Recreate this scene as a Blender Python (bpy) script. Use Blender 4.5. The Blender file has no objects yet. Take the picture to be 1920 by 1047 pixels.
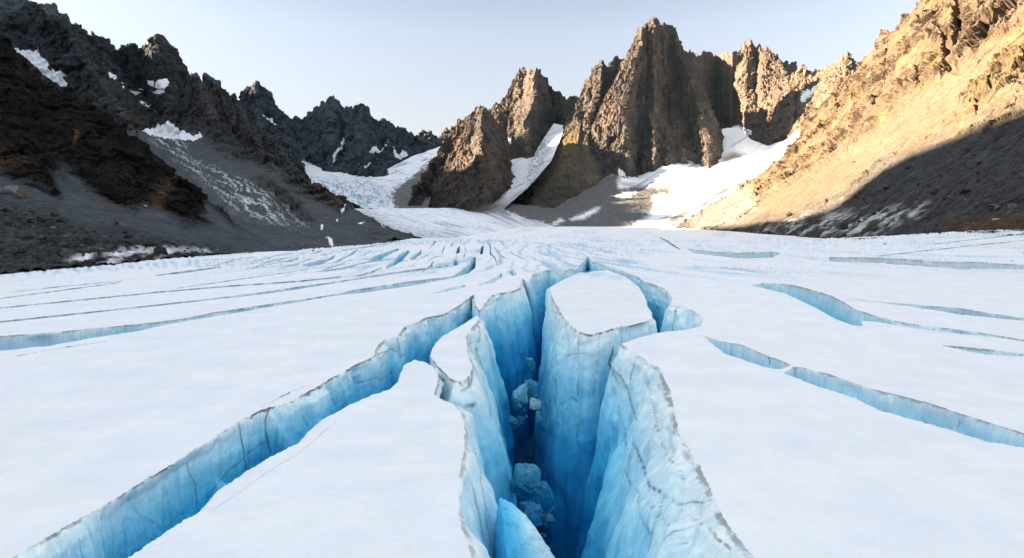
import bpy, math, random
import numpy as np
from mathutils import Vector
from mathutils.geometry import delaunay_2d_cdt

random.seed(7)
RNG = np.random.default_rng(11)
C = bpy.context.scene.collection

# ---------------------------------------------------------------- camera model
F, CX, HY, CAMZ = 1066.0, 960.0, 415.0, 10.0          # focal (px of a 1920 px wide frame), centre, eye level row, eye height
SUN_AZ, SUN_EL = math.radians(4), math.radians(18)   # sun to the left and a little behind the viewer
SUN = np.array([-math.cos(SUN_AZ) * math.cos(SUN_EL), -math.sin(SUN_AZ) * math.cos(SUN_EL), math.sin(SUN_EL)])


def P(x, y, Y):
    return np.stack([(x - CX) / F * Y, Y + 0 * x, CAMZ - (y - HY) / F * Y], -1)


def proj(p):
    Y = np.maximum(p[..., 1], 0.5)
    return CX + p[..., 0] / Y * F, HY + (CAMZ - p[..., 2]) / Y * F


# ---------------------------------------------------------------- noise
_r = np.random.default_rng(3)
PERM = np.concatenate([_r.permutation(256)] * 3).astype(np.int32)
GRAD = _r.normal(size=(256, 3))
GRAD /= np.linalg.norm(GRAD, axis=1)[:, None]


def noise(p):
    """gradient noise, p (...,3) -> (...), about -0.7..0.7"""
    sh = p.shape[:-1]
    p = p.reshape(-1, 3)
    out = np.empty(len(p))
    for a in range(0, len(p), 200000):
        q = p[a:a + 200000]
        i = np.floor(q)
        f = q - i
        i = i.astype(np.int64) & 255
        u = f * f * f * (f * (f * 6 - 15) + 10)
        r = 0
        for dx in (0, 1):
            wx = u[:, 0] if dx else 1 - u[:, 0]
            for dy in (0, 1):
                wy = u[:, 1] if dy else 1 - u[:, 1]
                for dz in (0, 1):
                    wz = u[:, 2] if dz else 1 - u[:, 2]
                    h = PERM[PERM[PERM[(i[:, 0] + dx) & 255] + ((i[:, 1] + dy) & 255)] + ((i[:, 2] + dz) & 255)]
                    g = GRAD[h]
                    r = r + wx * wy * wz * (g[:, 0] * (f[:, 0] - dx) + g[:, 1] * (f[:, 1] - dy) + g[:, 2] * (f[:, 2] - dz))
        out[a:a + 200000] = r
    return out.reshape(sh)


def fbm(p, octv=5, gain=0.5):
    r, a, s = 0, 1.0, 0
    for k in range(octv):
        r = r + a * noise(p + 17.3 * k)
        s += a
        a *= gain
        p = p * 2.03
    return r / s * 1.6


def ridged(p, octv=5, gain=0.5):
    r, a, s, w = 0, 1.0, 0, 1.0
    for k in range(octv):
        n = 1 - np.abs(noise(p + 9.7 * k)) * 2.2
        n = np.clip(n, 0, 1) ** 2
        r = r + a * n * w
        w = np.clip(n * 1.6, 0.15, 1)
        s += a
        a *= gain
        p = p * 2.05
    return r / s


CELL = _r.random((256, 8))


def facet(p, tilt=1.6):
    """broken planar facets: every cell has its own height and tilt, with sharp steps between cells"""
    sh = p.shape[:-1]
    p = p.reshape(-1, 3)
    out = np.empty(len(p))
    for a in range(0, len(p), 200000):
        q = p[a:a + 200000]
        i0 = np.floor(q - 0.5).astype(np.int64)
        best = np.full(len(q), 1e9)
        val = np.zeros(len(q))
        for dx in (0, 1):
            for dy in (0, 1):
                for dz in (0, 1):
                    c = i0 + np.array([dx, dy, dz])
                    h = PERM[PERM[PERM[c[:, 0] & 255] + (c[:, 1] & 255)] + (c[:, 2] & 255)]
                    r = CELL[h]
                    v = q - (c + 0.15 + 0.7 * r[:, :3])
                    d = (v * v).sum(1)
                    m = d < best
                    best = np.where(m, d, best)
                    val = np.where(m, (r[:, 3] - 0.5) * 1.4 + tilt * ((r[:, 4:7] - 0.5) * v).sum(1), val)
        out[a:a + 200000] = val
    return out.reshape(sh)


def sstep(a, b, x):
    t = np.clip((x - a) / (b - a), 0, 1)
    return t * t * (3 - 2 * t)


def inpoly(x, y, poly):
    poly = np.asarray(poly, float)
    res = np.zeros(x.shape, bool)
    j = len(poly) - 1
    for i in range(len(poly)):
        xi, yi = poly[i][:2]
        xj, yj = poly[j][:2]
        if yi != yj:
            res ^= ((yi > y) != (yj > y)) & (x < (xj - xi) * (y - yi) / (yj - yi) + xi)
        j = i
    return res


def polydist(x, y, line):
    d = np.full(x.shape, 1e9)
    tt = np.zeros(x.shape)
    L = np.asarray(line, float)
    n = len(L) - 1
    for k in range(n):
        ax, ay = L[k][:2]
        bx, by = L[k + 1][:2]
        vx, vy = bx - ax, by - ay
        t = np.clip(((x - ax) * vx + (y - ay) * vy) / (vx * vx + vy * vy + 1e-9), 0, 1)
        dd = np.hypot(x - ax - t * vx, y - ay - t * vy)
        m = dd < d
        d = np.where(m, dd, d)
        tt = np.where(m, (k + t) / n, tt)
    return d, tt


def softpoly(x, y, poly, w=6.0):
    """0..1 mask, soft over w pixels of the authoring grid"""
    P_ = list(poly) + [poly[0]]
    d, _ = polydist(x, y, P_)
    return np.where(inpoly(x, y, poly), 0.5 + 0.5 * np.clip(d / w, 0, 1), 0.5 - 0.5 * np.clip(d / w, 0, 1))


# ---------------------------------------------------------------- mesh + object helpers
def build(name, v, f, mat, parent=None, smooth=True, col=None, attrs=None):
    me = bpy.data.meshes.new(name)
    v = np.ascontiguousarray(v, np.float32)
    f = np.ascontiguousarray(f, np.int32)
    k = f.shape[1]
    me.vertices.add(len(v))
    me.vertices.foreach_set('co', v.ravel())
    me.loops.add(f.size)
    me.loops.foreach_set('vertex_index', f.ravel())
    me.polygons.add(len(f))
    me.polygons.foreach_set('loop_start', np.arange(0, f.size, k, dtype=np.int32))
    me.polygons.foreach_set('use_smooth', np.full(len(f), smooth, dtype=bool))
    me.update(calc_edges=True)
    me.validate()
    if col is not None:
        a = me.attributes.new('albedo', 'FLOAT_COLOR', 'POINT')
        c4 = np.ones((len(v), 4), np.float32)
        c4[:, :3] = col
        a.data.foreach_set('color', c4.ravel())
    for an, av in (attrs or {}).items():
        a = me.attributes.new(an, 'FLOAT', 'POINT')
        a.data.foreach_set('value', np.ascontiguousarray(av, np.float32))
    if mat:
        me.materials.append(mat)
    o = bpy.data.objects.new(name, me)
    C.objects.link(o)
    if parent:
        o.parent = parent
    return o


def tag(o, label=None, cat=None, kind=None, group=None):
    if label:
        o['label'] = label
    if cat:
        o['category'] = cat
    if kind:
        o['kind'] = kind
    if group:
        o['group'] = group
    return o


def submesh(v, f, keep, *arrs):
    f = f[keep]
    idx, inv = np.unique(f, return_inverse=True)
    return (v[idx], inv.reshape(f.shape)) + tuple(a[idx] for a in arrs)


# ---------------------------------------------------------------- materials
class NT:
    def __init__(s, name):
        s.m = bpy.data.materials.new(name)
        s.m.use_nodes = True
        s.t = s.m.node_tree
        s.t.nodes.clear()
        s.out = s.n('ShaderNodeOutputMaterial')

    def n(s, typ, **kw):
        nd = s.t.nodes.new(typ)
        for k, v in kw.items():
            if isinstance(k, str) and hasattr(nd, k):
                setattr(nd, k, v)
        return nd

    def l(s, a, b):
        s.t.links.new(a, b)

    def noise(s, vec, scale, detail=4, rough=0.6, dist=0.0):
        nd = s.n('ShaderNodeTexNoise')
        nd.inputs['Scale'].default_value = scale
        nd.inputs['Detail'].default_value = detail
        nd.inputs['Roughness'].default_value = rough
        nd.inputs['Distortion'].default_value = dist
        s.l(vec, nd.inputs['Vector'])
        return nd.outputs['Fac']

    def ramp(s, fac, a, b, va=(0, 0, 0, 1), vb=(1, 1, 1, 1)):
        nd = s.n('ShaderNodeValToRGB')
        nd.color_ramp.elements[0].position = a
        nd.color_ramp.elements[1].position = b
        nd.color_ramp.elements[0].color = va
        nd.color_ramp.elements[1].color = vb
        s.l(fac, nd.inputs['Fac'])
        return nd.outputs['Color']

    def mul(s, a, b, fac=1.0):
        nd = s.n('ShaderNodeMix')
        nd.data_type = 'RGBA'
        nd.blend_type = 'MULTIPLY'
        nd.inputs['Factor'].default_value = fac
        s.l(a, nd.inputs[6])
        s.l(b, nd.inputs[7])
        return nd.outputs[2]

    def mixc(s, fac, a, b):
        nd = s.n('ShaderNodeMix')
        nd.data_type = 'RGBA'
        s.l(fac, nd.inputs['Factor'])
        for i, c in ((6, a), (7, b)):
            if isinstance(c, tuple):
                nd.inputs[i].default_value = c
            else:
                s.l(c, nd.inputs[i])
        return nd.outputs[2]

    def bsdf(s, col, rough=0.9, spec=0.2, bump=None, bdist=1.0, bstr=1.0, sss=0.0, sss_r=(0.2, 0.5, 0.9), sss_s=0.3):
        b = s.n('ShaderNodeBsdfPrincipled')
        s.l(col, b.inputs['Base Color'])
        if isinstance(rough, float):
            b.inputs['Roughness'].default_value = rough
        else:
            s.l(rough, b.inputs['Roughness'])
        b.inputs['Specular IOR Level'].default_value = spec
        if sss:
            b.inputs['Subsurface Weight'].default_value = sss
            b.inputs['Subsurface Radius'].default_value = sss_r
            b.inputs['Subsurface Scale'].default_value = sss_s
        if bump is not None:
            nd = s.n('ShaderNodeBump')
            nd.inputs['Strength'].default_value = bstr
            nd.inputs['Distance'].default_value = bdist
            s.l(bump, nd.inputs['Height'])
            s.l(nd.outputs['Normal'], b.inputs['Normal'])
        s.l(b.outputs[0], s.out.inputs[0])
        return b


def mat_rock(name, sc):
    """sc: metres per feature; albedo from the mesh, broken up by fine noise"""
    t = NT(name)
    pos = t.n('ShaderNodeTexCoord').outputs['Object']
    at = t.n('ShaderNodeAttribute', attribute_name='albedo').outputs['Color']
    n1 = t.noise(pos, 0.9 / sc, 6, 0.7)
    n2 = t.noise(pos, 0.22 / sc, 5, 0.65, 0.6)
    m = t.mul(at, t.ramp(n1, 0.25, 0.75, (0.55, 0.55, 0.56, 1), (1.5, 1.47, 1.42, 1)))
    m = t.mul(m, t.ramp(n2, 0.3, 0.7, (0.75, 0.74, 0.74, 1), (1.25, 1.24, 1.22, 1)))
    t.bsdf(m, 0.95, 0.1, n1, sc * 0.6, 0.35)
    return t.m


def mat_snow(name, sc):
    t = NT(name)
    pos = t.n('ShaderNodeTexCoord').outputs['Object']
    at = t.n('ShaderNodeAttribute', attribute_name='albedo').outputs['Color']
    n1 = t.noise(pos, 1.0 / sc, 6, 0.6)
    n2 = t.noise(pos, 9.0 / sc, 4, 0.7)
    m = t.mul(at, t.ramp(n1, 0.3, 0.7, (0.93, 0.945, 0.96, 1), (1.03, 1.03, 1.03, 1)))
    mp = t.n('ShaderNodeMapping')
    mp.inputs['Scale'].default_value = (0.45, 1.0, 1.0)
    mp.inputs['Rotation'].default_value = (0, 0, 0.35)
    t.l(pos, mp.inputs['Vector'])
    n3 = t.noise(mp.outputs[0], 0.9 / sc, 5, 0.55, 0.3)
    m = t.mul(m, t.ramp(n3, 0.32, 0.72, (0.955, 0.967, 0.98, 1), (1.01, 1.01, 1.01, 1)))
    grit = t.ramp(t.noise(pos, 26.0 / sc, 2, 0.6), 0.735, 0.775, (0, 0, 0, 1), (0.5, 0.5, 0.5, 1))
    gate = t.ramp(t.noise(pos, 0.5 / sc, 4, 0.65), 0.56, 0.70)
    gm = t.n('ShaderNodeMath', operation='MULTIPLY')
    t.l(grit, gm.inputs[0])
    t.l(gate, gm.inputs[1])
    m = t.mixc(gm.outputs[0], m, (0.16, 0.17, 0.18, 1))
    mx = t.n('ShaderNodeMath', operation='MULTIPLY_ADD')
    t.l(n2, mx.inputs[0])
    mx.inputs[1].default_value = 0.12
    t.l(n1, mx.inputs[2])
    my = t.n('ShaderNodeMath', operation='MULTIPLY_ADD')
    t.l(n3, my.inputs[0])
    my.inputs[1].default_value = 0.6
    t.l(mx.outputs[0], my.inputs[2])
    t.bsdf(m, 0.6, 0.25, my.outputs[0], sc * 0.35, 0.38)
    return t.m


def mat_ice(name):
    t = NT(name)
    tc = t.n('ShaderNodeTexCoord').outputs['Object']
    at = t.n('ShaderNodeAttribute', attribute_name='albedo').outputs['Color']
    mp = t.n('ShaderNodeMapping')
    mp.inputs['Scale'].default_value = (1.0, 1.0, 0.22)
    t.l(tc, mp.inputs['Vector'])
    v = mp.outputs[0]
    n1 = t.noise(v, 2.2, 6, 0.65, 0.8)
    n2 = t.noise(tc, 7.0, 5, 0.7)
    n3 = t.noise(v, 0.6, 5, 0.6, 1.0)
    m = t.mul(at, t.ramp(n1, 0.3, 0.72, (0.80, 0.91, 0.96, 1), (1.22, 1.15, 1.1, 1)))
    m = t.mul(m, t.ramp(n2, 0.25, 0.75, (0.90, 0.94, 0.96, 1), (1.12, 1.08, 1.05, 1)))
    m = t.mul(m, t.ramp(n3, 0.3, 0.7, (0.88, 0.94, 0.97, 1), (1.15, 1.1, 1.06, 1)))
    # hairline dirt-filled fractures
    vo = t.n('ShaderNodeTexVoronoi', feature='DISTANCE_TO_EDGE')
    vo.inputs['Scale'].default_value = 0.33
    wp = t.n('ShaderNodeMix')
    wp.data_type = 'VECTOR'
    wp.inputs['Factor'].default_value = 0.35
    nz = t.n('ShaderNodeTexNoise')
    nz.inputs['Scale'].default_value = 0.5
    nz.inputs['Detail'].default_value = 5
    t.l(tc, nz.inputs['Vector'])
    ad = t.n('ShaderNodeVectorMath', operation='MULTIPLY_ADD')
    t.l(nz.outputs['Color'], ad.inputs[0])
    ad.inputs[1].default_value = (3.5, 3.5, 3.5)
    t.l(v, ad.inputs[2])
    t.l(ad.outputs[0], vo.inputs['Vector'])
    gate = t.ramp(t.noise(tc, 0.35, 3, 0.6), 0.55, 0.64)
    thin = t.ramp(vo.outputs['Distance'], 0.0, 0.018, (1, 1, 1, 1), (0, 0, 0, 1))
    g = t.n('ShaderNodeMath', operation='MULTIPLY')
    t.l(gate, g.inputs[0])
    t.l(thin, g.inputs[1])
    g2 = t.n('ShaderNodeMath', operation='MULTIPLY')
    t.l(g.outputs[0], g2.inputs[0])
    g2.inputs[1].default_value = 0.35
    m = t.mixc(g2.outputs[0], m, (0.05, 0.06, 0.07, 1))
    hs = t.n('ShaderNodeMath', operation='MULTIPLY_ADD')
    t.l(n2, hs.inputs[0])
    hs.inputs[1].default_value = 0.35
    t.l(n1, hs.inputs[2])
    t.bsdf(m, 0.38, 0.35, hs.outputs[0], 0.3, 0.35)
    return t.m


M_SNOW = mat_snow('glacier_snow', 3.0)
M_SNOWFAR = mat_snow('far_snow', 14.0)
M_ICE = mat_ice('blue_ice')
ROCKS = {k: mat_rock('rock_%s' % k, s) for k, s in (('near', 2.2), ('mid', 5.0), ('far', 11.0), ('boulder', 0.6))}


# ---------------------------------------------------------------- lofted terrain
def resample(col, K):
    c = np.asarray(col, float)
    d = np.r_[0, np.cumsum(np.hypot(np.diff(c[:, 0]), np.diff(c[:, 1])))]
    s = np.linspace(0, d[-1], K)
    return np.stack([np.interp(s, d, c[:, k]) for k in range(3)], -1)


def smooth_rows(a, n):
    for _ in range(n):
        b = a.copy()
        b[1:-1] = 0.25 * a[:-2] + 0.5 * a[1:-1] + 0.25 * a[2:]
        a = b
    return a


class Loft:
    """surface through profile lines given as (x, y, distance), top to bottom, left to right"""

    def __init__(s, cols, px=1.9, sky=None, smooth=0, vsmooth=0, jag=3.0):
        K = 160
        R = np.stack([resample(c, K) for c in cols])
        gap = np.maximum(np.hypot(R[1:, :, 0] - R[:-1, :, 0], R[1:, :, 1] - R[:-1, :, 1]).max(1), 1e-3)
        d = np.r_[0, np.cumsum(gap)]
        nu = max(8, int(d[-1] / px))
        u = np.linspace(0, d[-1], nu)
        ln = np.hypot(np.diff(R[:, :, 0], axis=1), np.diff(R[:, :, 1], axis=1)).sum(1).max()
        nv = max(8, int(ln / px))
        iv = np.linspace(0, K - 1, nv)
        fu = np.searchsorted(d, u, side='right') - 1
        fu = np.clip(fu, 0, len(d) - 2)
        w = ((u - d[fu]) / gap[fu])[:, None, None]
        G = R[fu] * (1 - w) + R[fu + 1] * w
        i0 = np.floor(iv).astype(int).clip(0, K - 2)
        wv = (iv - i0)[None, :, None]
        G = G[:, i0] * (1 - wv) + G[:, i0 + 1] * wv
        if smooth:
            G = smooth_rows(G, int(smooth * 30 / px))
        if vsmooth:
            G = np.swapaxes(smooth_rows(np.swapaxes(G, 0, 1), int(vsmooth * 30 / px)), 0, 1)
        t = np.linspace(0, 1, nv)
        if sky is not None:
            sk = np.asarray(sky, float)
            ty = np.interp(G[:, 0, 0], sk[:, 0], sk[:, 1])
            ok = (G[:, 0, 0] >= sk[0, 0]) & (G[:, 0, 0] <= sk[-1, 0])
            dy = np.where(ok, ty - G[:, 0, 1], 0)
            G[:, :, 1] += dy[:, None] * ((1 - t) ** 2)[None, :]
            qx = np.stack([G[:, 0, 0], 0 * ty, 0 * ty + sk[0, 1]], -1)
            sp = 0.8 * facet(qx / 8.0) + 0.8 * facet(qx / 4.0) + 0.5 * (1 - 2.2 * np.abs(noise(qx / 5.0)))
            G[:, :, 1] -= jag * sp[:, None] * ((1 - t) ** 10)[None, :]
        s.x, s.y, s.Y = G[..., 0], G[..., 1], G[..., 2]
        s.t = np.broadcast_to(t[None, :], s.x.shape)
        s.pos = P(s.x, s.y, s.Y)
        s.p0 = s.pos.copy()
        s.normals(True)

    def normals(s, face_cam=False):
        du = np.gradient(s.pos, axis=0)
        dv = np.gradient(s.pos, axis=1)
        n = np.cross(du, dv)
        n /= np.linalg.norm(n, axis=-1, keepdims=True) + 1e-9
        c = np.array([0, 0, CAMZ]) - s.pos
        c /= np.linalg.norm(c, axis=-1, keepdims=True)
        if face_cam:
            sg = np.sign((n * c).sum(-1))
            s.sgn = np.where(np.median(sg) >= 0, 1, -1)
        n = n * s.sgn
        s.n = n
        s.view = c
        return n

    def carve(s, line, width, depth, jit=4.0):
        """pull the surface back (depth>0) or out (depth<0) along a line"""
        q = s.p0 / (s.Y[..., None] * 0.03)
        jx = s.x + jit * noise(q + 3.1)
        jy = s.y + jit * noise(q + 8.7)
        d, tt = polydist(jx, jy, line)
        k = np.clip(1 - d / width, 0, 1)
        s.pos -= (s.view * np.array([1, 1, 0]))* (k * depth * (0.3 + 0.7 * np.sin(np.clip(tt * 0.9 + 0.1, 0, 1) * math.pi)))[..., None]

    def out(s, name, mat, colour, back=0, backlen=1.0, parent=None, smooth=False, patches=(), pmat=None, snowcol=(0.82, 0.85, 0.88), flatten=True):
        nu, nv = s.x.shape
        V = s.pos.reshape(-1, 3)
        idx = np.arange(nu * nv).reshape(nu, nv)
        q = np.stack([idx[:-1, :-1], idx[1:, :-1], idx[1:, 1:], idx[:-1, 1:]], -1).reshape(-1, 4)
        colf = colour.reshape(-1, 3)
        pm = np.zeros((nu, nv), int)
        wob = s.p0 / (s.Y[..., None] * 0.008)
        jx = s.x + 7 * fbm(wob, 4)
        jy = s.y + 5 * fbm(wob + 31.7, 4)
        for k, poly in enumerate(patches):
            pm[inpoly(jx, jy, poly)] = k + 1
        fm = pm[:-1, :-1].reshape(-1)
        if s.sgn < 0:
            q = q[:, ::-1]
        f0 = q[fm == 0]
        Vb, Fb, Cb = V, f0, colf
        if back:
            top = s.pos[:, 0]
            rows = []
            vd = top * np.array([1, 1, 0])
            vd /= np.linalg.norm(vd, axis=1, keepdims=True)
            h = np.maximum(top[:, 2] + 30, 5)
            for k in range(1, back + 1):
                a = k / back
                p = top + vd * (h * backlen * a)[:, None]
                p[:, 2] = top[:, 2] - h * a ** 0.9
                p += (fbm(p / (h.mean() * 0.25), 3) * h.mean() * 0.06 * min(1, 2 * a))[:, None] * np.array([0.4, 0.4, 1])
                rows.append(p)
            Bk = np.stack(rows, 1)
            off = len(V)
            Vb = np.concatenate([V, Bk.reshape(-1, 3)])
            bi = off + np.arange(nu * back).reshape(nu, back)
            full = np.concatenate([idx[:, :1], bi], 1)
            qb = np.stack([full[:-1, :-1], full[:-1, 1:], full[1:, 1:], full[1:, :-1]], -1).reshape(-1, 4)
            if s.sgn < 0:
                qb = qb[:, ::-1]
            Fb = np.concatenate([f0, qb])
            Cb = np.concatenate([colf, np.repeat(colour[:, 0], back, axis=0)])
        v, f, c = submesh(Vb, Fb, np.ones(len(Fb), bool), Cb)
        o = build(name, v, f, mat, parent, smooth, c)
        for k in range(len(patches)):
            keep = fm == k + 1
            if keep.sum() < 4:
                continue
            q0 = s.p0.reshape(-1, 3)
            sc = np.array(snowcol) * (1 + 0.06 * fbm(q0 / (s.Y.mean() * 0.02), 3))[:, None]
            # streaks of grit where the noise runs high
            g = sstep(0.25, 0.55, fbm(q0 / (s.Y.mean() * 0.012) * np.array([1, 1, 2.5]), 4))
            sc = sc * (1 - 0.35 * g[:, None])
            v, f, c = submesh(V + s.n.reshape(-1, 3) * 0.0, q, keep, sc)
            build('snow_patch', v, f, pmat or M_SNOWFAR, o, True, c)
        return o


def rock_relief(L, amp, wl, seed=0.0, vs=0.35, wts=(0.62, 0.16, 0.30, 0.15, 0.06, 0.14), mask=None, octv=7, up=0.25):
    """ribs, couloirs and broken rock: anisotropic ridged noise pushed along the surface normal"""
    q = L.p0 * np.array([1, 1, vs]) / wl + seed
    q = q + 0.35 * np.stack([noise(q * 0.7 + 5), noise(q * 0.7 + 15), noise(q * 0.7 + 25)], -1)
    r = ridged(q, octv, 0.58) - 0.45
    f = fbm(L.p0 / (wl * 0.35) + seed, 6, 0.6)
    an = np.array([1, 1, 0.45])
    wp = np.stack([noise(q * 2.1 + 41), noise(q * 2.1 + 51), noise(q * 2.1 + 61)], -1)
    k1 = facet(L.p0 * an / (wl * 0.42) + 0.5 * wp + seed)
    k2 = facet(L.p0 * an / (wl * 0.15) + 0.6 * wp + seed + 7)
    k3 = facet(L.p0 * an / (wl * 0.06) + seed + 13)
    fl = 1 - np.abs(noise(L.p0 * np.array([1, 1, 0.10]) / (wl * 0.13) + 0.8 * wp + seed)) * 2
    d = amp * (r * wts[0] + wts[1] * f + wts[2] * k1 + wts[3] * k2 + wts[4] * k3 + wts[5] * fl)
    if mask is not None:
        d = d * mask
    D = L.n + L.view * 0.5 + np.array([0, 0, up * 0.3])
    L.pos = L.pos + D * d[..., None]
    L.normals()
    return r


def colour_mix(*layers):
    """layers: (mask or None, rgb array or tuple); later ones go over earlier ones"""
    out = None
    for m, c in layers:
        c = np.asarray(c, float)
        if out is None:
            out = np.broadcast_to(c, m.shape + (3,)).copy() if c.ndim == 1 else c.copy()
        else:
            out = out * (1 - m[..., None]) + c * m[..., None]
    return out


def rockcol(L, c1, c2, wl, seed=0.0):
    n = fbm(L.p0 / wl + seed, 5)
    st = fbm(L.p0 * np.array([1, 1, 0.25]) / (wl * 0.2) + seed, 5, 0.6)
    bd = fbm(L.p0 * np.array([0.3, 0.3, 1.6]) / (wl * 0.3) + seed + 4, 4)
    k = np.clip(0.5 + 0.9 * n, 0, 1)[..., None]
    c = np.array(c1) * (1 - k) + np.array(c2) * k
    return c * (1 + 0.45 * st + 0.25 * bd)[..., None].clip(0.35, 1.8)

def crisp(m, L, wl, k=0.5, seed=0.0):
    """turn a soft mask into ragged-edged patches"""
    return sstep(0.42, 0.58, m + k * fbm(L.p0 / wl + seed, 5, 0.65) * (m > 0.02) * (m < 0.98))


# ================================================================ MOUNTAINS
BROWN1, BROWN2 = (0.036, 0.035, 0.037), (0.080, 0.067, 0.060)
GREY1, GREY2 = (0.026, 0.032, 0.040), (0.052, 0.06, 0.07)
TAN1, TAN2 = (0.055, 0.043, 0.032), (0.098, 0.075, 0.054)
SCREE = (0.058, 0.068, 0.076)
RUST = (0.16, 0.075, 0.03)
GRASS = (0.115, 0.085, 0.035)
SNOWC = (0.82, 0.85, 0.88)


def shift(cols, dY):
    return [[(x, y, Y + dY) for x, y, Y in c] for c in cols]


def deepen(cols, f, win=2):
    """exaggerate ribs and gullies about their local mean distance"""
    K = 24
    R_ = np.stack([resample(c, K) for c in cols])
    n = len(R_)
    tr = np.stack([R_[max(0, i - win):i + win + 1, :, 2].mean(0) for i in range(n)])
    w = np.linspace(0.5, 1, 6).tolist() + [1] * (K - 6)
    R_[:, :, 2] = tr + (R_[:, :, 2] - tr) * (1 + (f - 1) * np.array(w))
    return [list(map(tuple, c)) for c in R_]


def mountain(L, label, c, mat, patches=(), back=14, backlen=1.0):
    o = L.out('mountain', ROCKS[mat], c, back, backlen, patches=patches)
    return tag(o, label, 'mountain', 'structure')


# ---- far bluish summits behind the left range
sky = [(-60, -40), (0, -15), (50, 0), (62, 8), (75, 10), (84, 10), (92, 7), (100, 9), (107, 18), (113, 28), (120, 40), (140, 70)]
L = Loft([[(-60, -40, 2500), (-60, 120, 2300)], [(0, -15, 2480), (0, 120, 2250)], [(50, 0, 2550), (40, 120, 2300)],
          [(92, 7, 2500), (92, 120, 2300)], [(140, 70, 2650), (140, 140, 2400)]], sky=sky)
rock_relief(L, 45, 170, 2.0)
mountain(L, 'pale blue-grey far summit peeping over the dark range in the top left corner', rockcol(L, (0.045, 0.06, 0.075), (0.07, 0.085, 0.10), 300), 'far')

# ---- left high range
sky = [(-400, -150), (-200, -60), (-60, 20), (0, 38), (25, 28), (40, 20), (58, 12), (65, 10), (75, 13), (85, 25), (98, 33), (104, 31), (115, 28), (120, 33), (127, 45),
       (133, 53), (140, 52), (150, 60), (160, 68), (167, 70), (171, 60), (180, 63), (195, 74), (207, 84), (213, 93), (218, 91),
       (224, 94), (232, 89), (240, 92), (252, 88), (262, 89), (275, 82), (283, 77), (290, 78), (297, 72), (305, 74), (313, 84),
       (323, 90), (330, 105), (342, 122), (351, 145), (380, 180)]
L = Loft([[(-400, -150, 1000), (-400, 150, 850), (-400, 350, 700)],
          [(-60, 20, 1180), (-60, 150, 1080), (-60, 330, 800)],
          [(0, 38, 1200), (0, 130, 1110), (0, 320, 860)],
          [(65, 10, 1250), (80, 110, 1140), (60, 320, 880)],
          [(110, 30, 1240), (150, 110, 1110), (200, 170, 1010), (300, 320, 820)],
          [(171, 62, 1340), (210, 130, 1290), (265, 195, 1180), (325, 300, 900)],
          [(213, 93, 1400), (240, 150, 1340), (290, 210, 1230), (345, 300, 930)],
          [(262, 89, 1380), (270, 140, 1310), (300, 200, 1190), (360, 310, 920)],
          [(300, 72, 1340), (295, 130, 1270), (310, 190, 1160), (375, 320, 900)],
          [(330, 105, 1400), (340, 150, 1330), (345, 210, 1190), (395, 330, 900)],
          [(380, 180, 1500), (390, 240, 1330), (410, 340, 950)]], sky=sky)
L.carve([(265, 95), (262, 150), (250, 200)], 22, 40)
L.carve([(120, 40), (170, 110), (240, 180), (330, 255)], 18, -28)
L.carve([(290, 100), (320, 130), (340, 150)], 9, -18)
rock_relief(L, 26, 90, 5.0)
c = rockcol(L, GREY1, (0.042, 0.047, 0.054), 120)
c = colour_mix((None, c), (softpoly(L.x, L.y, [(130, 130), (200, 160), (330, 270), (380, 330), (300, 330), (180, 220)], 25) * 0.5, (0.06, 0.058, 0.05)))
mountain(L, 'dark jagged mountain range with a snowfield, rising at the upper left behind the brown hill', c, 'mid', patches=[
    [(25, 92), (78, 96), (76, 106), (92, 116), (90, 127), (104, 136), (122, 141), (120, 150), (126, 160), (126, 168), (95, 150), (60, 122), (40, 110)],
    [(195, 145), (204, 141), (217, 152), (211, 157)], [(219, 157), (228, 161), (226, 163), (219, 160)], [(222, 166), (232, 171), (228, 173)],
    [(277, 158), (291, 151), (288, 160)], [(296, 158), (308, 154), (310, 166), (297, 168)], [(292, 173), (310, 167), (305, 175), (294, 178)],
    [(240, 175), (270, 165), (262, 172), (250, 180)],
    [(256, 186), (264, 190), (280, 202), (276, 203)], [(281, 206), (296, 215), (300, 222), (288, 216)]])

# ---- pointed peak in the left middle distance
sky = [(380, 140), (400, 148), (420, 170), (435, 180), (448, 187), (460, 176), (470, 166), (483, 159), (490, 163), (497, 172), (505, 180), (513, 194), (520, 205),
       (522, 199), (530, 215), (537, 222), (545, 226), (550, 228), (556, 227), (566, 240)]
L = Loft([[(380, 140, 1700), (385, 330, 1350)], [(420, 170, 1720), (425, 330, 1380)], [(448, 187, 1740), (450, 250, 1640), (455, 335, 1390)],
          [(483, 159, 1690), (485, 230, 1590), (510, 345, 1400)], [(500, 175, 1720), (505, 240, 1640), (530, 350, 1410)],
          [(522, 199, 1750), (542, 270, 1600), (556, 345, 1400)], [(548, 227, 1850), (556, 280, 1700), (564, 350, 1420)],
          [(566, 240, 1900), (570, 352, 1450)]], sky=sky)
L.carve([(483, 160), (478, 175), (470, 188)], 8, -28)
rock_relief(L, 30, 110, 9.0)
mountain(L, 'sharp pyramid peak with a sunlit tip, in the left middle distance', rockcol(L, (0.029, 0.038, 0.049), (0.054, 0.066, 0.08), 150), 'mid',  # bluish rock colour has the distance haze painted in
         patches=[[(492, 208), (506, 222), (518, 231), (516, 233), (500, 222)]])

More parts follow.
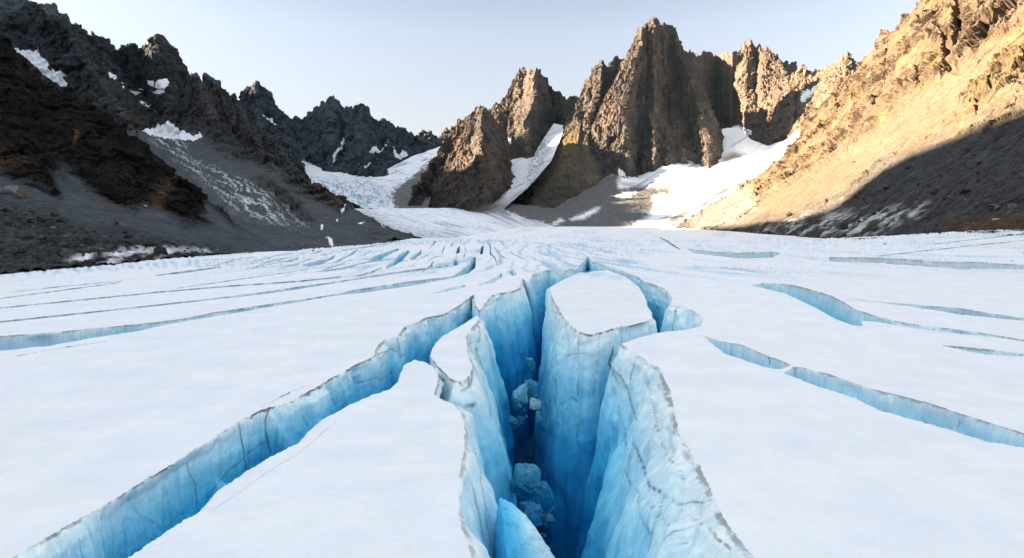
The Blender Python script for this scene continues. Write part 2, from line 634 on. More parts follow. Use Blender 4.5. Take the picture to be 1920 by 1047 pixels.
# ---- broad far massif behind the icefall
sky = [(520, 235), (545, 226), (550, 228), (556, 223), (567, 229), (576, 222), (590, 205), (605, 193), (618, 186), (625, 183), (632, 188), (640, 198), (655, 203),
       (668, 209), (677, 203), (683, 207), (687, 204), (697, 218), (710, 230), (716, 224), (727, 235), (738, 243), (755, 240),
       (768, 250), (778, 257), (790, 250), (800, 252), (808, 250), (820, 257), (832, 258), (850, 262)]
L = Loft([[(520, 235, 2250), (530, 340, 1850)], [(556, 223, 2250), (565, 280, 2100), (570, 335, 1850)],
          [(590, 205, 2190), (590, 270, 2050), (595, 335, 1820)], [(625, 183, 2120), (620, 250, 2020), (615, 335, 1800)],
          [(655, 203, 2180), (640, 260, 2080), (640, 340, 1800)], [(672, 207, 2200), (668, 250, 2060), (672, 290, 1900), (680, 345, 1780)],
          [(687, 204, 2210), (700, 260, 2120), (715, 340, 1820)], [(716, 224, 2260), (720, 270, 2180), (740, 335, 1900)],
          [(755, 240, 2300), (755, 285, 2220), (760, 330, 1980)], [(790, 250, 2380), (790, 290, 2270), (800, 330, 2050)],
          [(820, 257, 2400), (830, 290, 2300), (840, 330, 2100)], [(850, 262, 2400), (860, 330, 2150)]], sky=sky)
L.carve([(672, 250), (650, 275), (625, 312)], 7, 45)
L.carve([(720, 262), (712, 285)], 5, 35)
L.carve([(675, 250), (678, 290), (690, 320)], 16, -50)
rock_relief(L, 34, 120, 12.0)
mountain(L, 'broad blue-shaded massif behind the icefall in the centre left distance', rockcol(L, (0.032, 0.043, 0.056), (0.06, 0.075, 0.091), 170), 'far', patches=[  # blue of the distant air is mixed into this rock colour
    [(644, 262), (649, 264), (640, 282), (628, 293), (624, 308), (620, 306), (623, 290), (634, 278)], [(698, 303), (681, 317), (678, 316), (690, 306)],
    [(724, 268), (728, 262), (716, 284), (714, 283)], [(692, 279), (705, 277), (716, 287), (700, 286)], [(735, 279), (748, 288), (765, 278), (764, 292), (742, 292)],
    [(570, 302), (580, 305), (600, 325), (590, 335), (572, 322)]])

# ---- middle-left spur: dark rock crest above grey scree, streaked with snow
sky = [(150, 262), (285, 242), (320, 200), (340, 160), (351, 146), (358, 142), (367, 137), (373, 142), (380, 150), (400, 165), (420, 178), (440, 190), (450, 214), (470, 240), (490, 262), (500, 252), (505, 248), (513, 261),
       (520, 275), (533, 292), (543, 312), (556, 330), (570, 343), (580, 346), (600, 355), (620, 366), (640, 379), (680, 401), (710, 418), (740, 433), (790, 446)]
L = Loft([[(150, 262, 800), (160, 290, 700), (180, 330, 520), (250, 440, 250)],
          [(285, 242, 860), (290, 270, 800), (310, 330, 600), (330, 440, 260)],
          [(351, 146, 880), (335, 230, 830), (340, 270, 760), (380, 350, 500), (410, 480, 190)],
          [(367, 137, 850), (400, 230, 790), (430, 290, 660), (450, 370, 440), (470, 478, 175)],
          [(403, 166, 880), (430, 240, 820), (470, 300, 660), (520, 380, 410), (550, 474, 185)],
          [(440, 190, 850), (470, 250, 770), (510, 310, 620), (560, 390, 390), (610, 469, 205)],
          [(470, 240, 880), (500, 290, 740), (550, 340, 580), (610, 400, 370), (650, 466, 225)],
          [(505, 248, 790), (525, 300, 700), (570, 350, 550), (640, 410, 350), (680, 462, 240)],
          [(556, 330, 640), (585, 350, 570), (630, 380, 450), (680, 425, 330), (705, 460, 255)],
          [(620, 366, 520), (650, 390, 440), (690, 415, 370), (740, 445, 290)],
          [(680, 401, 450), (710, 420, 400), (760, 449, 310)],
          [(740, 433, 420), (760, 442, 390), (790, 451, 340)], [(785, 446, 380), (800, 450, 360), (820, 453, 340)]], sky=sky, smooth=0.25)
rk = [(290, 120), (420, 150), (520, 230), (560, 325), (620, 365), (655, 388), (630, 395), (585, 365), (540, 350), (530, 325), (470, 300), (420, 290), (380, 250), (330, 255), (280, 240)]
rk2 = [(470, 335), (500, 330), (540, 360), (575, 395), (590, 418), (560, 410), (520, 385)]
jx, jy = L.x + 9 * fbm(L.p0 / 25, 4), L.y + 9 * fbm(L.p0 / 25 + 9, 4)
rm = softpoly(jx, jy, rk, 10)
rm2 = softpoly(jx, jy, rk2, 8)
rock_relief(L, 13, 45, 15.0, mask=0.10 + 0.9 * np.maximum(rm, 0.5 * rm2))
gr = fbm(L.p0 / 1.6, 4)
c = np.array(SCREE) * (1 + 0.28 * gr + 0.2 * fbm(L.p0 * np.array([1, 1, 3]) / 30, 4))[..., None]
rc = rockcol(L, (0.031, 0.034, 0.038), (0.056, 0.055, 0.055), 40)
c = colour_mix((None, c), (rm, rc), (rm2 * 0.75, rc * 1.1), (softpoly(jx, jy, [(560, 335), (610, 362), (640, 385), (625, 392), (580, 365)], 6) * 0.6, (0.075, 0.05, 0.035)))
ice = softpoly(jx, jy, [(285, 255), (340, 263), (345, 300), (420, 325), (470, 345), (520, 385), (570, 425), (500, 412), (440, 390), (390, 340), (330, 290)], 14)
wx, wy = L.x + 10 * fbm(L.p0 / 30 + 5, 4), L.y + 10 * fbm(L.p0 / 30 + 6, 4)
st = fbm(np.stack([wx * 0.03 - wy * 0.02, wx * 0.13 - wy * 0.24, 0 * wx], -1) + 3, 6, 0.62)
stv = ice * sstep(0.02, 0.2, st)
c = colour_mix((None, c), (stv * 0.9, (0.62, 0.68, 0.74)))
SPUR = L
mountain(L, 'dark rocky spur over a long grey scree slope streaked with thin snow, left of the glacier', c, 'near', patches=[
    [(264, 243), (276, 240), (285, 240), (290, 245), (302, 236), (316, 238), (318, 230), (325, 236), (335, 246), (348, 246), (362, 256), (380, 249), (370, 262), (340, 263), (310, 260), (280, 255)],
    [(610, 443), (617, 446), (626, 460), (621, 462), (615, 453)], [(600, 418), (607, 420), (604, 430), (601, 431)], [(630, 410), (634, 408), (634, 415), (630, 414)],
    [(638, 392), (650, 386), (640, 399)], [(668, 418), (684, 416), (676, 420)], [(707, 417), (722, 426), (716, 425)]], back=16, backlen=1.6)

# ---- near-left brown hill
sky = [(-700, -500), (-300, -150), (-120, -20), (0, 62), (12, 75), (20, 85), (30, 90), (45, 115), (60, 135), (90, 155), (130, 177), (165, 198), (200, 220), (235, 243), (262, 262),
       (285, 285), (300, 300), (320, 325), (350, 348), (375, 365), (400, 380), (415, 390), (425, 402), (432, 415), (480, 440)]
L = Loft([[(-900, -500, 200), (-900, 200, 150), (-1100, 700, 60)],
          [(-400, -220, 280), (-380, 150, 220), (-400, 420, 140), (-400, 640, 55)],
          [(-120, -20, 300), (-120, 230, 230), (-110, 400, 160), (-120, 545, 88)],
          [(0, 62, 310), (10, 230, 250), (0, 370, 180), (-10, 450, 135), (0, 515, 108)],
          [(60, 135, 305), (80, 260, 250), (90, 370, 190), (80, 450, 140), (110, 504, 121)],
          [(130, 177, 300), (150, 280, 245), (170, 370, 195), (200, 450, 145), (220, 495, 135)],
          [(200, 220, 290), (240, 310, 245), (260, 390, 200), (300, 450, 160), (330, 484, 156)],
          [(300, 300, 275), (320, 350, 245), (345, 410, 210), (380, 455, 178), (400, 477, 172)],
          [(375, 365, 262), (390, 395, 240), (415, 430, 215), (450, 462, 190), (460, 474, 182)],
          [(425, 402, 262), (435, 425, 240), (470, 455, 205), (530, 473, 188)],
          [(480, 440, 260), (520, 462, 215), (590, 472, 192)]], sky=sky, smooth=0.3, vsmooth=0.2, jag=1.0)
jx, jy = L.x + 14 * fbm(L.p0 / 22, 5), L.y + 12 * fbm(L.p0 / 22 + 9, 5)
scree = softpoly(jx, jy, [(-400, 330), (0, 322), (60, 350), (110, 372), (100, 320), (120, 310), (165, 345), (220, 390), (250, 400), (270, 385), (300, 395), (345, 425), (390, 420),
                          (375, 390), (385, 375), (432, 418), (600, 472), (430, 490), (0, 560), (-400, 700)], 8)
bould = softpoly(jx, jy, [(-500, 350), (0, 380), (90, 395), (150, 425), (250, 440), (340, 462), (420, 470), (330, 500), (0, 560), (-400, 700)], 22)
rocky = 1 - scree
for ln, w, d in (([(60, 290), (110, 330), (150, 370)], 12, 5), ([(120, 300), (180, 350), (240, 400)], 12, 5), ([(250, 330), (275, 380), (290, 400)], 10, 6),
                 ([(300, 345), (320, 385)], 8, 4), ([(10, 260), (60, 300), (90, 340)], 10, 5)):
    L.carve(ln, w, d)
rock_relief(L, 5.5, 26, 21.0, vs=0.5, mask=0.05 + 0.95 * rocky)
L.pos = L.pos + L.n * (bould * (1.0 * np.maximum(0, fbm(L.p0 / 2.0, 4)) + 0.6 * ridged(L.p0 / 5.0, 4) + 0.5 * facet(L.p0 / 1.8) + 0.3 * facet(L.p0 / 0.9)))[..., None]
L.pos = L.pos + L.n * ((0.12 + 0.25 * rocky) * fbm(L.p0 / 0.9, 3))[..., None]
L.normals()
tur = fbm(L.p0 * np.array([1, 1, 2.2]) / 9, 5)
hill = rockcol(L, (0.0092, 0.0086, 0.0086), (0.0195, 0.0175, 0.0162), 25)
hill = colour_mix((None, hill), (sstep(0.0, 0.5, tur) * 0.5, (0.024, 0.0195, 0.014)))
sc = np.array((0.051, 0.063, 0.073)) * (1 + 0.2 * fbm(L.p0 / 1.2, 4) + 0.15 * fbm(L.p0 * np.array([1, 1, 3]) / 12, 4))[..., None]
bc = np.array((0.042, 0.049, 0.053)) * (1 + 0.95 * fbm(L.p0 / 1.4, 5, 0.7) + 0.35 * facet(L.p0 / 1.8) + 0.3 * fbm(L.p0 / 12, 3))[..., None].clip(0.3, 2.2)
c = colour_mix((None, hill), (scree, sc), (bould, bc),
               (softpoly(jx, jy, [(275, 380), (290, 350), (320, 340), (325, 355), (300, 395), (280, 395)], 10) * 0.75, (0.10, 0.062, 0.038)),
               (softpoly(jx, jy, [(0, 290), (40, 300), (50, 318), (10, 320), (-30, 330)], 10) * 0.6, (0.085, 0.05, 0.022)),
               (softpoly(jx, jy, [(165, 355), (200, 385), (220, 395), (190, 390)], 8) * 0.6, (0.08, 0.045, 0.025)),
               (softpoly(jx, jy, [(144, 255), (150, 255), (149, 272), (143, 272)], 3) * 0.8, (0.13, 0.07, 0.03)))
fringe = softpoly(jx, jy, [(100, 500), (170, 468), (230, 470), (330, 466), (430, 475), (330, 492), (200, 500), (90, 520)], 6) * sstep(-0.15, 0.25, fbm(L.p0 * np.array([1, 0.5, 1]) / 5, 4))
c = colour_mix((None, c), (fringe, (0.72, 0.76, 0.8)))
HILL = L
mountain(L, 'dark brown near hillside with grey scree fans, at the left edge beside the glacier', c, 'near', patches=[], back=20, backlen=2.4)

# ---- summits of the centre: forked peak with its front buttress
sky = [(790, 300), (825, 262), (835, 245), (843, 242), (850, 238), (862, 227), (870, 226), (880, 220), (895, 205), (903, 205), (915, 210), (922, 203), (930, 195), (938, 188), (945, 187), (952, 178), (960, 155), (970, 134),
       (973, 131), (983, 135), (995, 134), (1003, 133), (1008, 132), (1017, 143), (1025, 158), (1031, 170), (1036, 166), (1042, 172), (1052, 176),
       (1062, 187), (1072, 183), (1080, 187), (1110, 215)]
L = Loft(deepen([[(790, 300, 2450), (790, 345, 2250)], [(835, 245, 2430), (845, 300, 2250), (850, 345, 2100)], [(880, 220, 2450), (890, 280, 2250), (890, 345, 2050)],
          [(922, 203, 2400), (930, 250, 2300), (940, 340, 1980)], [(945, 187, 2400), (950, 240, 2330), (955, 330, 2020)],
          [(970, 134, 2380), (962, 190, 2330), (965, 250, 2230), (970, 335, 1990)], [(985, 135, 2390), (980, 170, 2330), (980, 230, 2240), (985, 340, 1950)],
          [(1006, 132, 2340), (1000, 165, 2250), (1004, 195, 2200), (985, 235, 2140), (990, 340, 1920)],
          [(1020, 148, 2440), (1030, 220, 2350), (1010, 300, 2080), (1000, 345, 1950)], [(1031, 170, 2500), (1040, 220, 2400), (1035, 300, 2150), (1030, 345, 2000)],
          [(1060, 185, 2420), (1060, 250, 2300), (1060, 340, 2000)], [(1110, 215, 2500), (1110, 340, 2200)]], 2.0), sky=sky, px=1.6, jag=4.5)
L.carve([(1031, 172), (1040, 210), (1045, 240)], 6, 40)
rock_relief(L, 22, 90, 31.0, wts=(0.70, 0.16, 0.28, 0.15, 0.06, 0.26))
mountain(L, 'brown flat-topped peak with a sunlit central face, left of the tallest spire', rockcol(L, BROWN1, BROWN2, 160), 'far', backlen=0.35,
         patches=[[(945, 263), (960, 261), (957, 275), (955, 300), (952, 302), (951, 280)]])

sky = [(775, 360), (800, 322), (810, 305), (820, 290), (832, 268), (845, 255), (858, 246), (875, 232), (890, 215), (897, 205), (903, 199), (909, 200), (916, 210), (925, 228), (940, 255), (950, 272), (960, 300)]
L = Loft(shift(deepen([[(775, 360, 1650), (755, 398, 1500)], [(800, 322, 1770), (780, 398, 1490)], [(820, 290, 1830), (815, 330, 1740), (800, 395, 1520)], [(845, 255, 1900), (835, 300, 1800), (830, 395, 1480)],
          [(875, 232, 1930), (865, 270, 1820), (860, 310, 1720), (860, 395, 1460)], [(897, 205, 1940), (885, 250, 1840), (880, 290, 1730), (885, 392, 1450)],
          [(904, 199, 1930), (900, 235, 1830), (901, 275, 1720), (910, 385, 1470)], [(914, 208, 2010), (920, 260, 1900), (930, 320, 1740), (930, 378, 1560)],
          [(928, 235, 2080), (940, 290, 1960), (945, 360, 1700)], [(945, 265, 2130), (955, 310, 1990), (955, 355, 1760)], [(958, 300, 2150), (962, 350, 1850)]], 2.0), -140), sky=sky, px=1.6, jag=4.5)
L.carve([(893, 235), (882, 262), (888, 300)], 6, 30)
rock_relief(L, 18, 70, 36.0, wts=(0.70, 0.16, 0.28, 0.15, 0.06, 0.26))
cc = rockcol(L, BROWN1, BROWN2, 120)
cc = colour_mix((None, cc), (sstep(0.1, 0.5, fbm(L.p0 / 60 + 3, 4)) * 0.4, (0.11, 0.06, 0.04)))
mountain(L, 'brown triangular buttress with a sunlit left face, in front of the flat-topped peak', cc, 'far', backlen=0.35)

# ---- the tallest spire: left buttress, then the main tower
sky = [(955, 412), (970, 380), (985, 355), (1000, 330), (1020, 300), (1040, 268), (1056, 240), (1072, 212), (1085, 190), (1097, 165), (1108, 145), (1112, 138), (1118, 128), (1127, 117), (1131, 121), (1136, 122), (1140, 128),
       (1143, 118), (1152, 112), (1160, 110), (1170, 114), (1180, 125), (1210, 160)]
L = Loft([[(955, 412, 1650), (960, 432, 1450)], [(985, 355, 1884.41), (975, 395, 1723.82), (975, 432, 1400)], [(1020, 300, 2026.47), (1000, 350, 1838.24), (1000, 433, 1380)],
          [(1056, 240, 2162.35), (1035, 300, 1966.47), (1030, 433, 1360)], [(1085, 190, 2200), (1060, 260, 2017.06), (1050, 310, 1868.82), (1052, 432, 1365)],
          [(1108, 145, 2205), (1098, 190, 2100), (1086, 240, 1982.35), (1080, 290, 1874.12), (1080, 340, 1725.88), (1080, 431, 1380)],
          [(1114, 134, 2205), (1106, 190, 2130), (1092, 240, 2012.35), (1088, 290, 1884.12), (1090, 340, 1735.88), (1092, 430, 1390)],
          [(1127, 117, 2170), (1121, 180, 2080), (1104, 243, 1970.06), (1100, 285, 1872.94), (1104, 340, 1735.88), (1108, 428, 1400)],
          [(1137, 123, 2240), (1128, 190, 2170), (1114, 245, 2068.53), (1120, 310, 1868.82), (1125, 420, 1425)],
          [(1160, 110, 2280), (1140, 190, 2220), (1130, 250, 2114.71), (1142, 320, 1911.18), (1146, 408, 1470)],
          [(1180, 125, 2350), (1160, 240, 2242.35), (1158, 330, 1983.53), (1158, 392, 1586.12)], [(1210, 160, 2390), (1180, 250, 2284.71), (1165, 330, 2053.53), (1162, 380, 1695.29)]], sky=sky, px=1.5, jag=4.5)
L.carve([(1098, 175), (1092, 215), (1088, 240)], 6, 25)
L.carve([(1135, 130), (1128, 170), (1112, 225)], 8, 30)
dome = softpoly(L.x, L.y, [(1000, 310), (1040, 255), (1090, 250), (1110, 270), (1150, 330), (1158, 372), (1120, 430), (960, 440), (960, 400)], 25)
rock_relief(L, 20, 80, 41.0, wts=(0.70, 0.16, 0.28, 0.15, 0.06, 0.26), mask=1 - 0.5 * dome)
grs = softpoly(L.x + 12 * fbm(L.p0 / 60, 4), L.y + 12 * fbm(L.p0 / 60 + 7, 4), [(1030, 290), (1060, 240), (1090, 250), (1098, 280), (1075, 320), (1035, 330)], 22)
c = colour_mix((None, rockcol(L, BROWN1, BROWN2, 140)), (dome * 0.75, rockcol(L, (0.05, 0.045, 0.04), (0.09, 0.075, 0.06), 60)), (grs * 0.75, (0.095, 0.075, 0.036)),
               (softpoly(L.x, L.y, [(960, 420), (1060, 395), (1130, 400), (1110, 434), (950, 436)], 12) * 0.5, (0.085, 0.08, 0.075)))
mountain(L, 'brown grassy-footed buttress forming the left shoulder of the tallest spire', c, 'far', backlen=0.35, patches=[
    [(970, 400), (985, 396), (1000, 402), (1020, 412), (1010, 420), (970, 419), (966, 410)]])

sky = [(1100, 290), (1140, 175), (1172, 117), (1180, 105), (1187, 92), (1195, 72), (1200, 58), (1206, 56), (1210, 51), (1216, 44), (1222, 40), (1226, 37), (1231, 36), (1236, 40), (1239, 46), (1246, 44), (1252, 49), (1258, 53), (1263, 55), (1268, 64), (1272, 78), (1277, 90), (1281, 99), (1290, 104), (1310, 150), (1340, 260)]
L = Loft([[(1150, 160, 2230), (1128, 205, 2150), (1108, 250, 2070), (1104, 290, 2010), (1104, 380, 1880)],
          [(1172, 117, 2190), (1148, 165, 2120), (1129, 207, 2060), (1110, 247, 2000), (1106, 292, 1950), (1108, 380, 1850)],
          [(1200, 58, 2140), (1181, 108, 2090), (1152, 160, 2050), (1132, 205, 1995), (1114, 245, 1950), (1110, 290, 1910), (1112, 380, 1800)],
          [(1204, 56, 2095), (1191, 108, 2020), (1186, 150, 1980), (1165, 205, 1915), (1174, 250, 1880), (1178, 284, 1850), (1182, 380, 1730)],
          [(1209, 52, 2110), (1199, 108, 2060), (1196, 150, 2035), (1180, 205, 1980), (1186, 250, 1940), (1190, 284, 1900), (1193, 380, 1770)],
          [(1216, 44, 2120), (1215, 120, 2110), (1214, 170, 2085), (1205, 220, 2045), (1203, 265, 1990), (1203, 290, 1945), (1205, 380, 1800)],
          [(1224, 38, 2090), (1225, 120, 2075), (1226, 170, 2040), (1226, 222, 1985), (1222, 262, 1900), (1224, 298, 1850), (1226, 380, 1750)],
          [(1232, 36, 2110), (1237, 110, 2105), (1236, 170, 2080), (1234, 222, 2020), (1240, 262, 1935), (1240, 285, 1890), (1244, 380, 1770)],
          [(1246, 44, 2140), (1252, 110, 2140), (1252, 170, 2125), (1250, 222, 2060), (1252, 265, 1930), (1256, 298, 1870), (1258, 380, 1760)],
          [(1258, 53, 2170), (1264, 103, 2175), (1270, 150, 2165), (1283, 190, 2130), (1284, 222, 2090), (1297, 270, 2010), (1304, 295, 1940), (1310, 350, 1850)],
          [(1263, 56, 2150), (1274, 104, 2105), (1295, 148, 2060), (1306, 185, 2020), (1314, 215, 1985), (1322, 255, 1920), (1329, 292, 1860), (1332, 345, 1780)],
          [(1281, 99, 2190), (1300, 150, 2140), (1320, 190, 2100), (1334, 230, 2050), (1344, 265, 1990), (1351, 300, 1940), (1354, 330, 1890)],
          [(1300, 120, 2250), (1325, 180, 2200), (1345, 230, 2130), (1356, 280, 2050), (1358, 315, 1960)]], sky=sky, px=1.5, jag=4.5)
L.carve([(1218, 215), (1226, 262), (1230, 320)], 7, -26)
L.carve([(1195, 130), (1192, 200), (1197, 270)], 9, 30)
L.carve([(1195, 280), (1197, 340)], 4, 40)
for ln, w, d in (([(1244, 60), (1247, 110), (1246, 150)], 5, -22), ([(1250, 130), (1258, 200), (1265, 262)], 6, -26), ([(1262, 180), (1270, 240), (1276, 305)], 6, -26), ([(1229, 140), (1230, 195)], 4, -18),
                 ([(1207, 75), (1208, 130), (1203, 190)], 5, -20), ([(1256, 70), (1262, 110)], 4, -16), ([(1313, 230), (1318, 275)], 4, -20), ([(1290, 200), (1294, 250)], 4, 20)):
    L.carve(ln, w, d, 6)
rock_relief(L, 20, 75, 47.0, wts=(0.70, 0.16, 0.28, 0.15, 0.06, 0.26))
c = rockcol(L, BROWN1, BROWN2, 140)
c = colour_mix((None, c), (sstep(0.05, 0.5, fbm(L.p0 / 70 + 13, 4)) * 0.35, (0.12, 0.075, 0.05)))
mountain(L, 'tallest brown rock spire with sunlit ribs and a jagged summit, right of centre', c, 'far', backlen=0.15, patches=[
    [(1158, 316), (1164, 320), (1176, 330), (1170, 334), (1159, 328)], [(1178, 328), (1192, 338), (1200, 342), (1184, 340)], [(1158, 343), (1172, 346), (1184, 350), (1158, 352)]])

# ---- dark wall and the sunlit tower behind it
sky = [(1260, 100), (1280, 98), (1290, 102), (1297, 98), (1302, 105), (1313, 102), (1320, 99), (1324, 104), (1329, 98), (1335, 106), (1345, 103), (1355, 104), (1365, 103), (1372, 106), (1378, 99), (1383, 104),
       (1390, 92), (1397, 84), (1405, 79), (1413, 83), (1417, 86), (1424, 83), (1430, 88), (1435, 92), (1440, 91), (1446, 98), (1452, 102), (1460, 112),
       (1470, 118), (1480, 124), (1488, 122), (1493, 128), (1500, 140), (1530, 160)]
L = Loft(deepen([[(1260, 100, 2640), (1260, 300, 2440)], [(1300, 102, 2660), (1300, 200, 2590), (1310, 290, 2470)], [(1345, 103, 2910), (1345, 200, 2830), (1350, 290, 2650)],
          [(1374, 104, 2640), (1376, 180, 2730), (1390, 230, 2569), (1395, 275, 2442)],
          [(1390, 92, 2689), (1382, 130, 2641), (1380, 160, 2594), (1398, 180, 2517), (1402, 230, 2411), (1408, 278, 2312)],
          [(1405, 79, 2606), (1410, 130, 2539), (1405, 170, 2506), (1412, 220, 2376), (1420, 278, 2264)],
          [(1417, 87, 2608), (1418, 140, 2587), (1414, 170, 2523), (1425, 215, 2366), (1435, 278, 2222)],
          [(1436, 92, 2560), (1428, 140, 2472), (1430, 200, 2349), (1450, 240, 2239), (1455, 275, 2152)],
          [(1452, 102, 2546), (1446, 150, 2445), (1455, 200, 2302), (1470, 240, 2189), (1472, 272, 2106)],
          [(1465, 116, 2516), (1475, 150, 2412), (1488, 190, 2252), (1488, 215, 2172), (1482, 268, 2081)],
          [(1480, 123, 2614), (1490, 160, 2542), (1497, 205, 2402), (1492, 265, 2182)], [(1500, 140, 2732), (1512, 190, 2662), (1505, 250, 2382)], [(1530, 160, 2782), (1530, 240, 2582)]], 1.5), sky=sky, px=1.6, jag=4.5)
L.carve([(1412, 100), (1410, 130), (1405, 165)], 6, 35)
L.carve([(1372, 110), (1358, 150), (1345, 210)], 3, 12)
rock_relief(L, 22, 85, 53.0, wts=(0.70, 0.16, 0.28, 0.15, 0.06, 0.26))
mountain(L, 'shaded rock wall ending in a sunlit brown tower, right of the tallest spire', rockcol(L, (0.06, 0.05, 0.044), (0.115, 0.09, 0.075), 150), 'far', backlen=0.2, patches=[
    [(1346, 243), (1360, 241), (1385, 236), (1402, 240), (1410, 250), (1380, 262), (1350, 262)]])

sky = [(1480, 150), (1495, 135), (1502, 127), (1510, 128), (1525, 133), (1540, 134), (1550, 125), (1558, 117), (1567, 121), (1580, 107), (1590, 101), (1600, 112), (1608, 122), (1616, 134), (1680, 170)]
L = Loft([[(1480, 150, 2350), (1480, 260, 2000)], [(1502, 127, 2300), (1505, 180, 2200), (1500, 260, 1900)], [(1540, 134, 2280), (1530, 170, 2150), (1510, 260, 1750)],
          [(1567, 118, 2100), (1555, 170, 1850), (1520, 280, 1500)], [(1590, 101, 2000), (1580, 170, 1700), (1560, 280, 1350)],
          [(1612, 128, 2060), (1620, 180, 1750), (1600, 280, 1300)], [(1680, 170, 2100), (1670, 290, 1300)]], sky=sky)
rock_relief(L, 26, 80, 59.0)
mountain(L, 'small sunlit tan peak between the brown tower and the golden slope', rockcol(L, (0.075, 0.062, 0.051), (0.125, 0.10, 0.08), 150), 'far', patches=[
    [(1503, 172), (1520, 168), (1540, 158), (1528, 172), (1515, 185), (1505, 195), (1502, 185)]])

# ---- golden right valley side
sky = [(1510, 232), (1530, 214), (1560, 180), (1590, 150), (1605, 137), (1612, 127), (1618, 122), (1625, 110), (1635, 96), (1643, 84), (1650, 75), (1657, 63), (1665, 58), (1668, 62), (1680, 48), (1692, 36), (1700, 30), (1715, 20), (1730, 8), (1740, -3),
       (1780, -35), (1840, -70), (1920, -100), (2050, -140), (2200, -170)]
L = Loft([[(1510, 232, 900), (1480, 285, 880), (1400, 345, 850), (1265, 430, 790)],
          [(1545, 195, 850), (1510, 265, 800), (1440, 345, 750), (1350, 405, 720), (1300, 431, 700)],
          [(1612, 128, 760), (1570, 230, 710), (1500, 320, 660), (1410, 400, 620), (1350, 433, 600)],
          [(1660, 62, 660), (1645, 180, 590), (1570, 310, 540), (1480, 400, 480), (1425, 437, 450)],
          [(1740, -3, 570), (1725, 120, 510), (1650, 290, 445), (1575, 400, 390), (1515, 444, 350)],
          [(1790, -40, 540), (1790, 70, 470), (1730, 240, 390), (1650, 385, 340), (1570, 450, 315)],
          [(1840, -70, 490), (1830, 90, 420), (1790, 240, 350), (1710, 380, 300), (1640, 452, 290)],
          [(1960, -110, 450), (1925, 60, 370), (1880, 230, 310), (1810, 370, 262), (1750, 453, 236)],
          [(2150, -160, 400), (2080, 40, 320), (2020, 230, 260), (1960, 370, 213), (1920, 440, 188)],
          [(2600, -250, 330), (2450, 0, 250), (2350, 240, 200), (2280, 400, 146), (2250, 460, 130)]], px=2.0, sky=sky, smooth=0.3, vsmooth=0.15, jag=2.0)
q = L.p0
wl = 30
jx, jy = L.x + 13 * fbm(q / wl, 5), L.y + 13 * fbm(q / wl + 9, 5)
fan = softpoly(jx, jy, [(1845, 110), (1880, 85), (1850, 140), (1780, 210), (1690, 285), (1600, 350), (1500, 415), (1400, 435), (1340, 436), (1420, 385), (1480, 345), (1560, 295),
                        (1640, 240), (1700, 195), (1760, 150)], 12)
toe = softpoly(jx, jy, [(1250, 440), (1300, 400), (1370, 355), (1400, 350), (1425, 380), (1400, 420), (1330, 440)], 14)
mor = softpoly(jx, jy, [(1330, 440), (1400, 420), (1500, 400), (1590, 360), (1660, 300), (1760, 262), (1920, 212), (2600, 60), (2700, 470), (1600, 470), (1400, 450)], 16)
apron = softpoly(jx, jy, [(1400, 425), (1480, 400), (1600, 330), (1760, 240), (1920, 160), (2600, -50), (2600, 60), (1920, 225), (1760, 275), (1660, 310), (1590, 370), (1480, 415)], 16)
for ln, w, d in (([(1802, -10), (1808, 30), (1806, 70), (1790, 125)], 20, 44), ([(1765, 40), (1775, 70), (1790, 105)], 11, 20), ([(1735, 120), (1742, 145), (1730, 160)], 11, 20),
                 ([(1832, 180), (1835, 215)], 4, 5), ([(1818, 160), (1816, 175)], 3, 4), ([(1600, 165), (1608, 185)], 6, 10), ([(1590, 235), (1582, 255)], 6, 8), ([(1625, 235), (1612, 252)], 5, 7),
                 ([(1505, 283), (1492, 312)], 6, 7), ([(1675, 140), (1678, 165)], 3, 4), ([(1690, 145), (1692, 170)], 3, 4), ([(1575, 180), (1580, 205)], 8, 10), ([(1740, 190), (1745, 210)], 7, 4)):
    L.carve(ln, w, d, 6)
smo = np.maximum(np.maximum(fan, apron * 0.8), np.maximum(toe * 0.8, mor * 0.9))
crag = sstep(-0.2, 0.14, fbm(L.p0 / np.array([55, 55, 38]) + 2.7, 4)) * (1 - smo)
rock_relief(L, 21, 60, 63.0, vs=0.32, wts=(0.66, 0.16, 0.17, 0.13, 0.06, 0.24), mask=0.05 + 0.25 * (1 - smo) + 0.8 * crag)
st = np.stack([q[..., 0] * 0.5, q[..., 1] * 0.5, q[..., 2] * 0.5], -1)
strk = fbm(np.stack([(L.x * 0.55 + L.y * 0.83) * 0.10, (L.x * 0.83 - L.y * 0.55) * 0.018, 0 * L.x], -1), 5)
L.pos = L.pos + L.n * (mor * (0.9 * strk + 1.0 * np.maximum(0, fbm(q / 3.2, 4)) + 0.8 * ridged(q / 7.0, 4)) + (1 - mor) * (1 - fan) * (1 - 0.8 * apron) * 0.6 * fbm(q / 3.0, 4) + 0.12 * fbm(q / 1.5, 3))[..., None]
L.normals()
slope = L.n[..., 2]
gold = rockcol(L, TAN1, TAN2, 45)
gold = colour_mix((None, gold), (crag * 0.75, rockcol(L, (0.05, 0.041, 0.035), (0.10, 0.08, 0.063), 30)))
grass = sstep(-0.1, 0.35, fbm(q * np.array([1, 1, 1.6]) / 40 + 5, 5)) * sstep(0.35, 0.62, slope)
gold = colour_mix((None, gold), (grass * 0.75, (0.115, 0.078, 0.03)),
                  (softpoly(jx, jy, [(1920, 90), (1920, 130), (1850, 190), (1780, 235), (1770, 225), (1840, 170)], 14) * 0.7 * sstep(-0.2, 0.2, fbm(q / 8, 4)), (0.066, 0.062, 0.027)))
sand = np.array((0.079, 0.067, 0.053)) * (1 + 0.10 * fbm(q / 3, 4) + 0.08 * strk)[..., None]
sand2 = np.array((0.071, 0.060, 0.046)) * (1 + 0.22 * fbm(q / 3, 5) + 0.1 * strk)[..., None]
